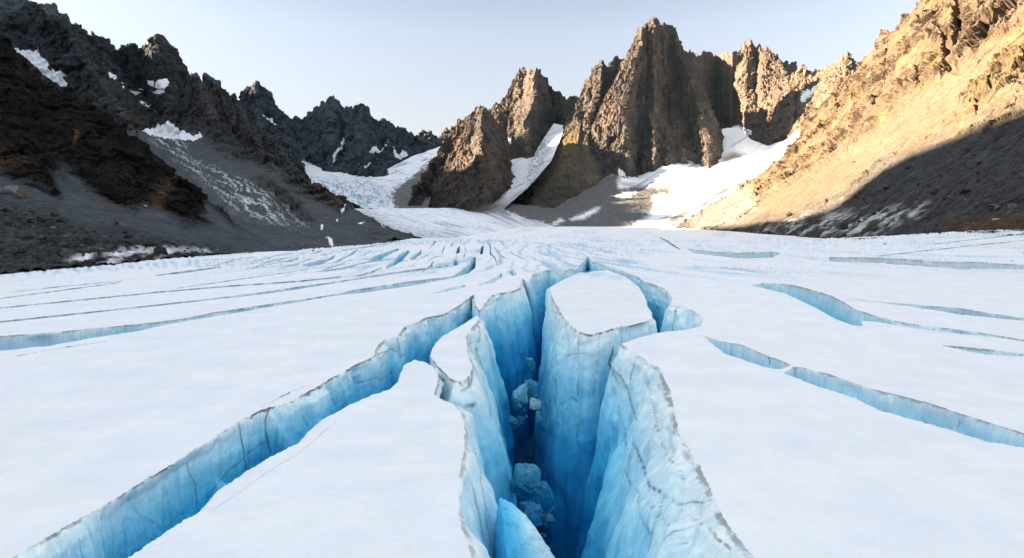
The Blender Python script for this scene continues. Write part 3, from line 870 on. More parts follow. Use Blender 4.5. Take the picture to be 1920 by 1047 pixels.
mc = np.array((0.046, 0.047, 0.048)) * (1 + 0.55 * strk + 0.7 * fbm(q / 2.2, 5, 0.7))[..., None].clip(0.3, 2.4)
tc_ = np.array((0.10, 0.10, 0.098)) * (1 + 0.3 * fbm(q / 3, 4) + 0.3 * strk)[..., None]
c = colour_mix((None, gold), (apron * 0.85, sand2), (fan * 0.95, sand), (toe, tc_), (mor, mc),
               (softpoly(jx, jy, [(1760, 440), (1800, 418), (1900, 405), (1980, 410), (1960, 440), (1780, 452)], 8) * 0.7, (0.075, 0.045, 0.022)))
dust = softpoly(jx, jy, [(1480, 415), (1580, 402), (1740, 385), (1760, 395), (1700, 425), (1640, 445), (1530, 445), (1420, 440)], 10) * sstep(-0.15, 0.3, strk + 0.5 * fbm(q / 5, 3))
c = colour_mix((None, c), (dust * 0.85, (0.5, 0.5, 0.5)))
WALL = L
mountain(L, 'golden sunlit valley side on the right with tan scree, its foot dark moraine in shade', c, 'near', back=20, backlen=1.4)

# ================================================================ FAR ICE AND SNOW
def snowfield(L, label, c, amp, wl, name='glacier', vs=1.0):
    L.pos = L.pos + L.n * (amp * fbm(L.p0 * np.array([1, 1, vs]) / wl, 6, 0.55))[..., None]
    L.normals()
    o = L.out(name, M_SNOWFAR, c, smooth=True)
    return tag(o, label, 'glacier', 'structure')


def streaks(L, ang, along, across, seed=0.0):
    ca, sa = math.cos(ang), math.sin(ang)
    return fbm(np.stack([(L.x * ca + L.y * sa) / along, (-L.x * sa + L.y * ca) / across, 0 * L.x + seed], -1), 5)


# icefall between the far massif and the centre buttress
L = Loft([[(562, 300, 1850), (585, 345, 1450), (635, 378, 1250)], [(600, 314, 1880), (640, 352, 1500), (690, 395, 1250)],
          [(660, 322, 1900), (675, 350, 1580), (715, 395, 1260)], [(720, 321, 1930), (715, 350, 1600), (738, 395, 1260)],
          [(770, 295, 2100), (750, 345, 1700), (765, 396, 1280)], [(838, 270, 2250), (825, 310, 1850), (800, 398, 1300)]], px=1.7, smooth=0.3)
br = fbm(L.p0 / 9, 5, 0.65)
low = softpoly(L.x, L.y, [(580, 335), (690, 338), (735, 365), (745, 395), (640, 395), (580, 360)], 12)
L.pos = L.pos + L.n * (low * 12 * ridged(L.p0 / np.array([26, 40, 26]), 5))[..., None]
rk = softpoly(L.x + 3 * br, L.y + 3 * br, [(741, 352), (765, 336), (815, 300), (845, 300), (845, 400), (742, 400), (735, 375)], 10)
rk = crisp(rk, L, 16, 0.9)
crk = sstep(0.30, 0.62, ridged(L.p0 / np.array([16, 30, 16]) + 4, 5, 0.6))
lines = sstep(0.12, 0.3, fbm(np.stack([(L.x + 2.2 * L.y) / 90, (L.y - 0.1 * L.x) / 3.0, 0 * L.x], -1), 5, 0.6))
st = streaks(L, -0.45, 40, 5)
c = np.broadcast_to(np.array(SNOWC), L.x.shape + (3,)) * (1 - 0.1 * low[..., None])
up = softpoly(L.x, L.y, [(690, 340), (760, 300), (840, 270), (845, 310), (760, 345), (740, 352)], 14)
c = colour_mix((None, c), (low * crk * 0.95, (0.19, 0.31, 0.42)), (low * sstep(0.05, 0.4, br) * 0.5, (0.40, 0.52, 0.62)), (lines * 0.6, (0.25, 0.31, 0.37)), (up * sstep(0.12, 0.3, st) * 0.75, (0.12, 0.13, 0.14)),
               (rk, np.array((0.085, 0.088, 0.09)) * (1 + 0.4 * br)[..., None]), (rk * sstep(0.38, 0.5, st) * 0.4, (0.6, 0.62, 0.64)))
snowfield(L, 'crevassed white icefall spilling down between dark peaks, far left of centre', c, 3.5, 40)

# the tongue that carries the icefall down to the near ice
L = Loft([[(660, 391, 1240), (690, 420, 900), (730, 452, 560)], [(690, 392, 1250), (745, 424, 880), (780, 453, 560)], [(750, 391, 1270), (800, 424, 880), (830, 453, 560)],
          [(840, 390, 1320), (870, 418, 950), (900, 453, 590)], [(900, 392, 1380), (935, 422, 1050), (980, 453, 620)],
          [(965, 396, 1420), (990, 424, 1080), (1060, 453, 640)], [(1030, 402, 1400), (1060, 428, 1060), (1120, 453, 660)]], px=1.7, smooth=0.5)
st = streaks(L, 0.42, 60, 4)
gr = fbm(L.p0 / 7, 5, 0.65)
deb = softpoly(L.x + 4 * gr, L.y + 3 * gr, [(848, 389), (900, 400), (960, 420), (1060, 428), (1120, 430), (1060, 390), (960, 380), (860, 380)], 10)
edge = softpoly(L.x + 6 * gr, L.y + 4 * gr, [(660, 391), (690, 392), (715, 408), (745, 423), (800, 436), (860, 441), (870, 449), (720, 452), (680, 430)], 14)
c = colour_mix((None, np.broadcast_to(np.array(SNOWC), L.x.shape + (3,))), (sstep(0.0, 0.4, gr + 0.6 * st) * 0.6, (0.36, 0.46, 0.56)), (sstep(0.18, 0.34, streaks(L, 0.25, 80, 2.2, 9)) * 0.75, (0.22, 0.28, 0.34)),
               (deb * np.clip(0.55 + 0.8 * st + 0.4 * gr, 0, 1), (0.14, 0.145, 0.15)), (edge * np.clip(0.5 + gr, 0, 1), (0.13, 0.14, 0.15)))
snowfield(L, 'grey-white glacier tongue curving past the scree spur to the near ice', c, 1.2, 25)

# narrow glacier between the buttress and the tallest spire
L = Loft([[(1038, 232, 2160), (1060, 236, 2120)], [(1018, 262, 2080), (1050, 262, 2000)], [(1000, 292, 2000), (1035, 300, 1850)], [(955, 300, 1960), (1010, 330, 1760)], [(940, 335, 1830), (990, 352, 1660)],
          [(900, 365, 1650), (965, 374, 1520)], [(850, 384, 1470), (945, 392, 1400)], [(800, 394, 1330), (975, 420, 1160)], [(790, 400, 1250), (1000, 434, 1050)]], px=1.5, smooth=0.2)
st = streaks(L, -0.42, 60, 3.2)
gr = fbm(L.p0 / 9, 5, 0.65)
deb = softpoly(L.x + 5 * gr, L.y + 4 * gr, [(905, 402), (960, 372), (985, 356), (1040, 300), (1060, 330), (1000, 440), (880, 425)], 9)
c = colour_mix((None, np.broadcast_to(np.array(SNOWC), L.x.shape + (3,))), (sstep(0.15, 0.4, st) * 0.55, (0.22, 0.24, 0.26)),
               (sstep(1010, 1000, L.x + L.y * 0) * 0 + softpoly(L.x, L.y, [(1000, 345), (1040, 265), (1015, 262), (990, 310), (985, 345)], 6) * sstep(-0.1, 0.15, gr) * 0.8, (0.1, 0.1, 0.105)),
               (deb * np.clip(0.75 + 0.6 * st, 0, 1), (0.11, 0.11, 0.11)))
snowfield(L, 'narrow snow couloir and small glacier left of the tallest spire', c, 2.0, 30)

# rubble slope and sunlit snow glacier below the towers on the right
L = Loft([[(930, 380, 1560), (960, 405, 1330), (980, 432, 1080)], [(1040, 392, 1520), (1050, 410, 1250), (1060, 433, 1040)],
          [(1150, 325, 1830), (1140, 360, 1560), (1120, 398, 1240), (1115, 433, 1000)],
          [(1200, 330, 1860), (1200, 360, 1560), (1175, 395, 1240), (1165, 434, 970)],
          [(1262, 282, 2000), (1250, 345, 1660), (1235, 385, 1300), (1205, 435, 940)],
          [(1310, 292, 2020), (1300, 340, 1700), (1280, 380, 1330), (1240, 435, 920)],
          [(1352, 242, 2300), (1345, 300, 1920), (1325, 350, 1540), (1275, 436, 890)],
          [(1385, 238, 2300), (1378, 295, 1900), (1350, 347, 1480), (1295, 437, 872)],
          [(1408, 262, 2150), (1398, 298, 1870), (1365, 347, 1450), (1310, 437, 860)],
          [(1440, 274, 2050), (1425, 305, 1780), (1388, 350, 1380), (1330, 437, 845)],
          [(1474, 262, 2020), (1447, 295, 1720), (1405, 345, 1320), (1350, 438, 830)],
          [(1525, 215, 2050), (1490, 270, 1620), (1445, 330, 1250), (1400, 439, 800)]], px=1.6, smooth=0.3)
gr = fbm(L.p0 / 10, 5, 0.65)
st = streaks(L, -0.55, 70, 6, 2)
jx, jy = L.x + 8 * gr, L.y + 6 * gr
rub = softpoly(jx, jy, [(930, 370), (1040, 385), (1130, 330), (1165, 318), (1160, 345), (1215, 350), (1250, 352), (1262, 365), (1225, 372), (1230, 388), (1215, 408), (1175, 432), (1150, 440), (930, 440)], 7)
toe = softpoly(jx, jy, [(1195, 440), (1240, 415), (1300, 375), (1370, 338), (1390, 335), (1420, 345), (1400, 445)], 9)
isl = np.maximum(softpoly(jx, jy, [(1348, 296), (1375, 286), (1398, 290), (1395, 300), (1360, 304)], 5), softpoly(jx, jy, [(1300, 302), (1318, 297), (1328, 300), (1318, 308), (1302, 310)], 4))
band = softpoly(jx, jy, [(1180, 350), (1260, 332), (1330, 318), (1400, 312), (1400, 318), (1330, 338), (1250, 362)], 7) * sstep(-0.05, 0.25, st)
L.pos = L.pos + L.n * ((rub + toe * 0.6) * 4.0 * ridged(L.p0 / 24, 5))[..., None]
rc = np.array((0.085, 0.086, 0.086)) * (1 + 0.45 * gr + 0.25 * st)[..., None].clip(0.3, 2)
c = colour_mix((None, np.broadcast_to(np.array(SNOWC), L.x.shape + (3,))), (sstep(0.12, 0.4, st) * 0.6, (0.30, 0.27, 0.24)), (band * 0.8, (0.13, 0.125, 0.12)),
               (isl * 0.85, (0.20, 0.14, 0.11)), (rub, rc), (toe * np.clip(0.75 + 0.9 * st, 0, 1), rc * 0.9))
for poly in ([(1160, 346), (1184, 351), (1178, 354), (1158, 354)], [(1166, 361), (1194, 361), (1190, 364), (1164, 365)], [(1158, 369), (1182, 368), (1172, 373), (1156, 372)],
             [(1070, 413), (1100, 399), (1125, 389), (1120, 398), (1098, 411), (1072, 416)], [(1036, 422), (1052, 411), (1058, 416), (1040, 425)]):
    c = colour_mix((None, c), (softpoly(jx, jy, poly, 3), SNOWC))
snowfield(L, 'sunlit snow glacier with a grey rubble slope below the rock towers, right of centre', c, 2.2, 30)

# ================================================================ THE NEAR GLACIER
def bank(X, Y):
    return 7.6 * sstep(85, 190, X) * sstep(310, 195, Y)


def und(X, Y):
    return (0.6 * fbm(np.stack([X / 30, Y / 45, 0 * X], -1), 3) + 0.13 * fbm(np.stack([X / 5, Y / 9, 0 * X + 3], -1), 3)) * sstep(8, 30, Y)


_YS = np.geomspace(4.0, 1500.0, 420)


def up(x, y):
    """photo row/column -> point on the ice: first hit of the sight line with the glacier surface"""
    x = np.asarray(x, float)
    y = np.maximum(np.asarray(y, float), HY + 8)
    Y = CAMZ * F / (y - HY)
    far = np.where(x > 1150)[0]
    for a in range(0, len(far), 4000):
        i = far[a:a + 4000]
        Yg = _YS[None, :]
        f = CAMZ - (y[i, None] - HY) / F * Yg - bank((x[i, None] - CX) / F * Yg, Yg)
        hit = np.argmax(f <= 0, axis=1)
        hit = np.where(f[np.arange(len(i)), hit] <= 0, hit, len(_YS) - 1).clip(1)
        f0, f1 = f[np.arange(len(i)), hit - 1], f[np.arange(len(i)), hit]
        w = np.clip(f0 / (f0 - f1 + 1e-9), 0, 1)
        Y[i] = _YS[hit - 1] * (1 - w) + _YS[hit] * w
    zb = CAMZ - (y - HY) / F * Y
    n = und((x - CX) / F * Y, Y)
    Y = (CAMZ - zb - n) * F / (y - HY)
    return np.stack([(x - CX) / F * Y, Y, CAMZ - (y - HY) / F * Y], -1)


def dens(ctrl, step=2.2, jit=1.6, seed=0.0, closed=True):
    """ctrl rows (x, y, lean, depth, dirt, blue) -> dense jittered rows"""
    c = np.array(ctrl, float)
    if closed:
        c = np.concatenate([c, c[:1]])
    d = np.r_[0, np.cumsum(np.hypot(np.diff(c[:, 0]), np.diff(c[:, 1])))]
    n = max(6, int(d[-1] / step))
    s = np.linspace(0, d[-1], n, endpoint=not closed)
    o = np.stack([np.interp(s, d, c[:, k]) for k in range(c.shape[1])], -1)
    # jitter across the line, kept small far away; irregular bites rather than a wave
    tx, ty = np.gradient(o[:, 0]), np.gradient(o[:, 1])
    ln = np.hypot(tx, ty) + 1e-6
    q = np.stack([s * 0.03 + seed * 7, 0 * s + seed, 0 * s], -1)
    per = np.clip((o[:, 1] - 400) / 250, 0.12, 1.6)
    a = jit * per * (1.6 * fbm(q, 5, 0.62) + 0.9 * noise(q * 4))
    o[:, 0] += -ty / ln * a
    o[:, 1] += tx / ln * a * 0.6
    return o


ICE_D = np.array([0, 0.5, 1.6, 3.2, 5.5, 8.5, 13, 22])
ICE_C = np.array([(0.82, 0.88, 0.89), (0.72, 0.86, 0.90), (0.52, 0.80, 0.90), (0.25, 0.68, 0.87), (0.06, 0.50, 0.80), (0.015, 0.36, 0.70), (0.004, 0.19, 0.48), (0.002, 0.09, 0.28)])  # ice turns bluer with depth; deepest tones also darkened as painted shade

CRACKS = []          # dirt-filled fractures on the ice faces: (line in photo px, width px, strength)


def ice_col(pos, d, blue, dirt, seed):
    q = pos * np.array([1, 1, 0.35])
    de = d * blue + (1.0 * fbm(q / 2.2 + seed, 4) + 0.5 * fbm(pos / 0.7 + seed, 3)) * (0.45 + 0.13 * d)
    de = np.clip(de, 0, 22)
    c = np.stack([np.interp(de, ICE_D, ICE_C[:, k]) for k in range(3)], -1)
    # pale bubbly veins
    v = sstep(0.30, 0.62, fbm(pos * np.array([1.0, 1.0, 0.16]) / 0.8 + seed + 3, 4))
    c = c * (1 - 0.45 * v[..., None]) + np.array((0.62, 0.80, 0.88)) * 0.45 * v[..., None]
    # grit along the rim
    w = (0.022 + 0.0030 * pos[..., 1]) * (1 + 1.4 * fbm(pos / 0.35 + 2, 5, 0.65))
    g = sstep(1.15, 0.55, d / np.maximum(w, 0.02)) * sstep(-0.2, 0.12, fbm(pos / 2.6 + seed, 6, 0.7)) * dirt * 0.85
    x, y = proj(pos)
    jx = x + 7 * fbm(pos / 1.6, 3)
    jy = y + 7 * fbm(pos / 1.6 + 9, 3)
    brk = 0.6 + 0.4 * sstep(-0.25, 0.2, fbm(pos / 1.8 + 4, 3))
    for ln, wd, stg in CRACKS:
        a = np.array(ln)
        m = (x > a[:, 0].min() - 12) & (x < a[:, 0].max() + 12) & (y > a[:, 1].min() - 12) & (y < a[:, 1].max() + 12)
        if m.any():
            dd, _ = polydist(jx[m], jy[m], ln)
            g[m] = np.maximum(g[m], np.exp(-(dd / (wd * 0.62)) ** 2) * min(1.0, stg * 1.25) * brk[m])
    g = np.clip(g, 0, 0.93)[..., None]
    return c * (1 - g) + np.array((0.035, 0.034, 0.034)) * g


def wall(rim, sign, name, parent, nd=60, amp=0.28, seed=0.0, closed=True, prof=1.0):
    """ice face hanging from a dense rim; sign=+1: the void is to the left of the walking direction"""
    pts = up(rim[:, 0], rim[:, 1])
    n = len(pts)
    roll = (lambda a, k: np.roll(a, k, 0)) if closed else (lambda a, k: np.concatenate([np.repeat(a[:1], k, 0), a[:-k]]) if k > 0 else np.concatenate([a[-k:], np.repeat(a[-1:], -k, 0)]))
    nrm = 0
    for k in (2, 5, 9, 16, 26) if len(pts) > 400 else (1, 2, 4, 7, 11):
        t = roll(pts, -k) - roll(pts, k)
        t = t[:, :2] / (np.linalg.norm(t[:, :2], axis=1, keepdims=True) + 1e-9)
        nrm = nrm + np.stack([-t[:, 1], t[:, 0]], -1)
    nrm = nrm * sign
    nrm /= np.linalg.norm(nrm, axis=1, keepdims=True) + 1e-9
    lean, D, dirt, blue = rim[:, 2], rim[:, 3], rim[:, 4], rim[:, 5]
    for _ in range(12):
        lean, D = [0.25 * np.roll(a, 1) + 0.5 * a + 0.25 * np.roll(a, -1) if closed else a for a in (lean, D)]
    a = np.linspace(0, 1, nd) ** 1.5
    d = a[None, :] * D[:, None]
    pos = np.zeros((n, nd, 3))
    pos[..., 0] = pts[:, None, 0]
    pos[..., 1] = pts[:, None, 1]
    pos[..., 2] = pts[:, None, 2] - d
    off = (lean * D)[:, None] * (a[None, :] ** prof)
    pos[..., :2] += nrm[:, None, :] * off[..., None]
    q = pos * np.array([1, 1, 0.22])
    k = np.clip(d / 0.5, 0, 1)
    sc = np.clip(D / 5, 0.15, 1)[:, None]
    wq = pos * np.array([1, 1, 0.25])
    wq = wq + 0.5 * np.stack([noise(pos / 2 + 3), noise(pos / 2 + 13), noise(pos / 2 + 23)], -1)
    lip = 0.08 * sstep(0.0, 0.10, d) * sstep(0.75, 0.2, d) * (0.5 + 1.2 * fbm(pos / 1.5 + seed + 2, 4)) * np.clip(D / 8, 0.2, 1)[:, None]
    pos[..., :2] += nrm[:, None, :] * lip[..., None]
    fc = facet(wq / 3.2 + seed)
    for _ in range(10):
        fc = 0.25 * np.roll(fc, 1, 0) + 0.5 * fc + 0.25 * np.roll(fc, -1, 0)
    fc = np.swapaxes(smooth_rows(np.swapaxes(fc, 0, 1), 4), 0, 1)
    fc2 = facet(wq / 1.25 + seed + 5)
    for _ in range(3):
        fc2 = 0.25 * np.roll(fc2, 1, 0) + 0.5 * fc2 + 0.25 * np.roll(fc2, -1, 0)
    fc2 = np.swapaxes(smooth_rows(np.swapaxes(fc2, 0, 1), 2), 0, 1)
    dis = amp * sc * k * (0.42 * fc2 + 1.0 * (ridged(q / 2.6 + seed, 5, 0.55) - 0.4) + 1.1 * fbm(pos / 3.5 + seed, 4) + 0.3 * fbm(pos / 0.7 + seed, 5, 0.6)
                          + 1.6 * fc + 0.15 * (1 - np.abs(noise(pos * np.array([1, 1, 0.07]) / 0.6 + seed)) * 2))
    pos[..., :2] += nrm[:, None, :] * dis[..., None]
    pos[..., 2] += 0.15 * dis * k
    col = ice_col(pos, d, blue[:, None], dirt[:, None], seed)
    idx = np.arange(n * nd).reshape(n, nd)
    if closed:
        idx = np.concatenate([idx, idx[:1]])
    f = np.stack([idx[:-1, :-1], idx[:-1, 1:], idx[1:, 1:], idx[1:, :-1]], -1).reshape(-1, 4)
    if sign < 0:
        f = f[:, ::-1]
    return build(name, pos.reshape(-1, 3), f, M_ICE, parent, True, col.reshape(-1, 3)), pts


def area(p):
    x, y = p[:, 0], p[:, 1]
    return 0.5 * np.sum(x * np.roll(y, -1) - np.roll(x, -1) * y)


def fill(outer, holes, pts):
    """triangulate in photo-plane coordinates; returns (xy, tris) covering outer minus holes"""
    V, E = [], []
    for loop in [outer] + holes:
        b = len(V)
        V += [Vector((float(a[0]), float(a[1]))) for a in loop]
        E += [(b + i, b + (i + 1) % len(loop)) for i in range(len(loop))]
    V += [Vector((float(a), float(b))) for a, b in pts]
    vo, eo, fo, _, _, _ = delaunay_2d_cdt(V, E, [], 0, 1e-4)
    xy = np.array([(v.x, v.y) for v in vo])
    f = np.array([t for t in fo if len(t) == 3], np.int32)
    c = xy[f].mean(1)
    keep = inpoly(c[:, 0], c[:, 1], outer)
    for h in holes:
        hx0, hy0 = h[:, 0].min(), h[:, 1].min()
        keep &= ~inpoly(c[:, 0], c[:, 1], h)
    return xy, f[keep]


def grid_pts(x0, x1, ylist, xstep, polys_out, inside=None, gap=3.0):
    out = []
    for k, y in enumerate(ylist):
        xs = np.arange(x0, x1, xstep) + (k % 2) * xstep * 0.5
        out.append(np.stack([xs + RNG.uniform(-2, 2, len(xs)), y + RNG.uniform(-0.25, 0.25, len(xs)) * min(1, (y - 420) / 60)], -1))
    p = np.concatenate(out)
    keep = np.ones(len(p), bool)
    if inside is not None:
        keep &= inpoly(p[:, 0], p[:, 1], inside)
        d, _ = polydist(p[:, 0], p[:, 1], list(map(tuple, inside)) + [tuple(inside[0])])
        keep &= d > gap
    for h in polys_out:
        x, y = p[:, 0], p[:, 1]
        m = (x > h[:, 0].min() - 6) & (x < h[:, 0].max() + 6) & (y > h[:, 1].min() - 6) & (y < h[:, 1].max() + 6) & keep
        i = np.where(m)[0]
        if len(i):
            keep[i[inpoly(x[i], y[i], h)]] = False
            i = i[keep[i]]
            hh = h[::max(1, len(h) // 400)]
            d, _ = polydist(x[i], y[i], [tuple(a[:2]) for a in hh] + [tuple(hh[0][:2])])
            keep[i[d < 1.2]] = False
    return p[keep]


def snow_top(name, xy, f, parent=None, lift=None):
    pos = up(xy[:, 0], xy[:, 1])
    X_, Y_ = pos[:, 0], pos[:, 1]
    fan = X_ + 4.0 - (Y_ - 150) * np.clip(-X_ / 140, -0.3, 0.5)
    wv = 6 * fbm(np.stack([X_ / 25, Y_ / 40, 0 * X_], -1), 4)
    fl_ = 1 - np.abs(noise(np.stack([(fan + wv) / 9.0, (Y_ + 2 * wv) / 95.0, 0 * X_ + 5], -1))) * 2.4
    f2_ = 1 - np.abs(noise(np.stack([(fan + wv) / 4.0, (Y_ - 2 * wv) / 60.0, 0 * X_ + 15], -1))) * 2.4
    mid = sstep(85, 130, Y_) * sstep(420, 300, Y_) * (1 - 0.5 * sstep(40, 90, X_))
    rid = mid * sstep(-0.4, 0.1, fbm(np.stack([X_ / 45, Y_ / 60, 0 * X_ + 2], -1), 3))
    pos[:, 2] -= rid * (0.8 * np.clip(fl_ - 0.6, 0, 1) + 0.4 * np.clip(f2_ - 0.7, 0, 1))
    creases = np.clip(rid * (sstep(0.80, 0.96, fl_) + 0.7 * sstep(0.84, 0.97, f2_)), 0, 1)
    used = np.unique(f)
    if len(f):
        a, b, c = pos[f[:, 0]], pos[f[:, 1]], pos[f[:, 2]]
        nz = np.cross(b - a, c - a)[:, 2]
        f = np.where((nz < 0)[:, None], f[:, ::-1], f)
    v, f, pp, xx, creases = submesh(pos, f, np.ones(len(f), bool), pos, xy, creases)
    n = fbm(v / np.array([14, 30, 5]), 4)
    g = fbm(np.stack([xx[:, 0] / 60, xx[:, 1] / 9, 0 * xx[:, 0]], -1), 5, 0.6)
    far = sstep(470, 432, xx[:, 1])
    col = np.array((0.875, 0.888, 0.895)) * (1 + 0.025 * n)[:, None]
    gm = np.clip(far * sstep(0.05, 0.45, g) * 0.45, 0, 1)[:, None]
    col = col * (1 - gm) + np.array((0.42, 0.47, 0.52)) * gm
    cm = (creases * 0.85)[:, None]
    col = col * (1 - cm) + np.array((0.30, 0.52, 0.68)) * cm
    return build(name, v, f, M_SNOW, parent, True, col)

CRACKS += [
    ([(505, 766), (500, 790), (503, 830), (506, 850)], 3.2, 0.9), ([(447, 792), (452, 820), (456, 850), (462, 890)], 2.0, 0.75), ([(500, 830), (470, 845), (430, 880), (398, 920)], 2.2, 0.5),
    ([(570, 780), (580, 800), (590, 820)], 1.8, 0.6), ([(670, 720), (690, 712), (720, 708), (735, 700)], 1.8, 0.6), ([(745, 632), (748, 650), (752, 672)], 2.4, 0.6), ([(700, 668), (735, 655), (748, 662)], 1.8, 0.7),
    ([(870, 585), (872, 610)], 1.6, 0.7), ([(868, 690), (878, 705), (880, 725), (866, 735), (862, 715)], 3.2, 0.95), ([(884, 684), (886, 710), (880, 728)], 2.6, 0.8), ([(830, 712), (858, 714), (872, 730), (890, 765)], 1.5, 0.7),
    ([(872, 620), (885, 655), (900, 690), (915, 740)], 1.2, 0.55), ([(895, 600), (902, 625), (897, 640)], 1.8, 0.6), ([(935, 775), (940, 810), (952, 850), (958, 870)], 3.0, 0.6),
    ([(1150, 650), (1143, 682), (1160, 705), (1178, 730), (1186, 760), (1196, 790)], 2.0, 0.8), ([(1143, 682), (1150, 700), (1158, 725)], 2.6, 0.7), ([(1195, 662), (1185, 700), (1180, 740)], 1.4, 0.5),
    ([(1190, 830), (1205, 870), (1218, 910), (1245, 930), (1272, 945), (1300, 940), (1320, 945)], 2.8, 0.9), ([(1245, 930), (1235, 960), (1222, 1000), (1215, 1040)], 2.4, 0.5),
    ([(1170, 880), (1200, 930), (1240, 970), (1270, 1000), (1300, 1047)], 1.3, 0.55), ([(1272, 945), (1300, 975), (1340, 1000), (1370, 1030)], 2.2, 0.7),
    ([(1085, 640), (1083, 700), (1082, 760), (1085, 830)], 1.2, 0.45), ([(1060, 668), (1085, 664), (1110, 662)], 1.6, 0.6), ([(1050, 760), (1075, 745), (1090, 775), (1092, 810)], 1.4, 0.4),
    ([(1265, 575), (1270, 600)], 1.4, 0.5), ([(1440, 672), (1443, 684)], 1.6, 0.8), ([(1490, 690), (1492, 702)], 1.6, 0.8), ([(1800, 790), (1795, 802)], 2.2, 0.8)]

CRACKS += [([(890, 640), (904, 700), (924, 780)], 1.5, 0.5), ([(906, 618), (926, 690), (948, 770)], 1.3, 0.5), ([(930, 585), (943, 660), (955, 720)], 1.2, 0.4), ([(880, 800), (898, 870), (912, 960)], 1.5, 0.5),
           ([(884, 900), (893, 950), (905, 1010)], 1.8, 0.5), ([(1122, 640), (1118, 690), (1112, 740)], 1.3, 0.5), ([(1045, 640), (1040, 720), (1046, 800)], 1.4, 0.4), ([(1210, 700), (1222, 760), (1240, 820)], 1.4, 0.55),
           ([(1225, 790), (1248, 850), (1275, 880), (1290, 920)], 1.5, 0.55), ([(1160, 760), (1175, 830), (1180, 900)], 1.4, 0.45), ([(620, 735), (630, 760), (636, 785)], 1.5, 0.5), ([(350, 870), (362, 905), (370, 945)], 2.0, 0.5),
           ([(240, 935), (262, 965), (300, 985)], 2.0, 0.4), ([(795, 610), (800, 640), (802, 660)], 1.5, 0.5)]

# ---- rims, rows of (x, y, lean, depth, dirt, blue)
def R(pts, lean, depth, dirt, blue):
    return [(p[0], p[1]) + (lean, depth, p[2] if len(p) > 2 else dirt, blue) for p in pts]


MAIN = (R([(-230, 1200), (-60, 1090), (20, 1047), (100, 1000), (200, 945), (290, 890), (370, 840), (440, 795), (487, 770), (540, 755), (600, 722), (655, 690)], 0.10, 11, 1.0, 2.3)
        + R([(700, 668), (708, 648), (720, 637), (745, 630), (760, 612), (795, 597), (830, 590), (862, 572), (882, 556)], 0.08, 12, 0.8, 1.5)
        + R([(889, 553), (892, 572), (899, 582), (910, 568)], 0.10, 13, 0.7, 1.3)
        + R([(922, 553), (940, 549), (960, 546), (974, 540)], 0.18, 24, 0.8, 0.7)
        + R([(979, 522), (990, 530), (998, 514), (1015, 508), (1030, 506)], 0.09, 24, 0.15, 0.75)
        + R([(1040, 507), (1048, 511), (1062, 507), (1082, 500)], 0.03, 12, 0.2, 0.8)
        + R([(1092, 492), (1098, 482), (1104, 481), (1110, 490), (1124, 494), (1140, 499), (1165, 506), (1182, 514), (1197, 519)], 0.03, 10, 0.2, 1.1)
        + R([(1207, 527), (1227, 533), (1246, 541), (1256, 549), (1261, 561)], 0.05, 16, 0.3, 0.95)
        + R([(1259, 573), (1276, 574), (1296, 580), (1312, 589), (1318, 599), (1315, 612)], 0.25, 8, 0.3, 0.7)
        + R([(1290, 618), (1262, 621), (1230, 625), (1195, 634)], 0.03, 14, 0.3, 0.8)
        + R([(1166, 645), (1176, 653), (1195, 664)], 0.18, 24, 0.6, 0.6) + R([(1215, 678), (1237, 690)], 0.25, 24, 0.6, 0.65)
        + R([(1248, 715), (1257, 735), (1263, 760), (1266, 790), (1275, 815), (1290, 840), (1308, 868), (1320, 890), (1331, 918), (1346, 949), (1362, 980), (1387, 1013), (1415, 1047)], 0.33, 24, 0.75, 0.6)
        + R([(1470, 1110), (1560, 1200), (1500, 1400), (500, 1440), (-300, 1420), (-500, 1330)], 0.15, 14, 0.3, 1.0))
BLOCK = (R([(100, 1140), (240, 1047), (330, 985), (385, 953), (410, 920), (450, 893), (510, 855), (560, 830), (600, 790), (650, 762), (700, 740), (735, 728), (750, 712), (757, 685), (775, 675)], 0.05, 11, 0.1, 1.6)
         + R([(795, 679), (812, 688), (821, 699), (819, 722), (813, 741)], 0.05, 10, 0.7, 0.8) + R([(830, 751), (850, 757), (864, 772)], 0.16, 16, 0.5, 0.75)
         + R([(870, 800), (872, 830), (866, 865), (862, 900), (857, 930), (860, 965), (870, 1000), (880, 1030), (888, 1060), (900, 1130)], 0.205, 24, 0.6, 0.75)
         + R([(900, 1300), (860, 1390), (-100, 1390), (-60, 1260)], 0.1, 14, 0.2, 1.0))
SERAC = (R([(806, 667), (812, 652), (827, 633), (850, 619), (872, 606), (893, 592)], 0.06, 11, 0.25, 1.2)
         + R([(898, 598), (886, 614), (873, 632), (875, 660), (885, 686), (881, 705), (868, 716)], 0.21, 24, 0.6, 0.72)
         + R([(850, 712), (838, 704), (828, 694), (816, 680)], 0.04, 9, 0.9, 0.7))
PILLAR = (R([(1030, 540), (1060, 522), (1090, 509), (1140, 507), (1172, 518), (1198, 538)], 0.02, 16, 0.1, 0.8)
          + R([(1206, 552), (1214, 572), (1222, 598)], 0.05, 18, 0.2, 0.7) + R([(1208, 604), (1185, 610), (1160, 613), (1132, 622), (1105, 628)], 0.05, 22, 1.0, 0.58)
          + R([(1085, 622), (1068, 606), (1056, 594), (1048, 578), (1038, 562)], 0.14, 22, 0.7, 0.55))


def poly(pts, depth=4, lean=0.08, dirt=0.6, blue=1.3):
    return [(p[0], p[1], lean, depth, dirt * 0.8, blue * 1.8) for p in pts]


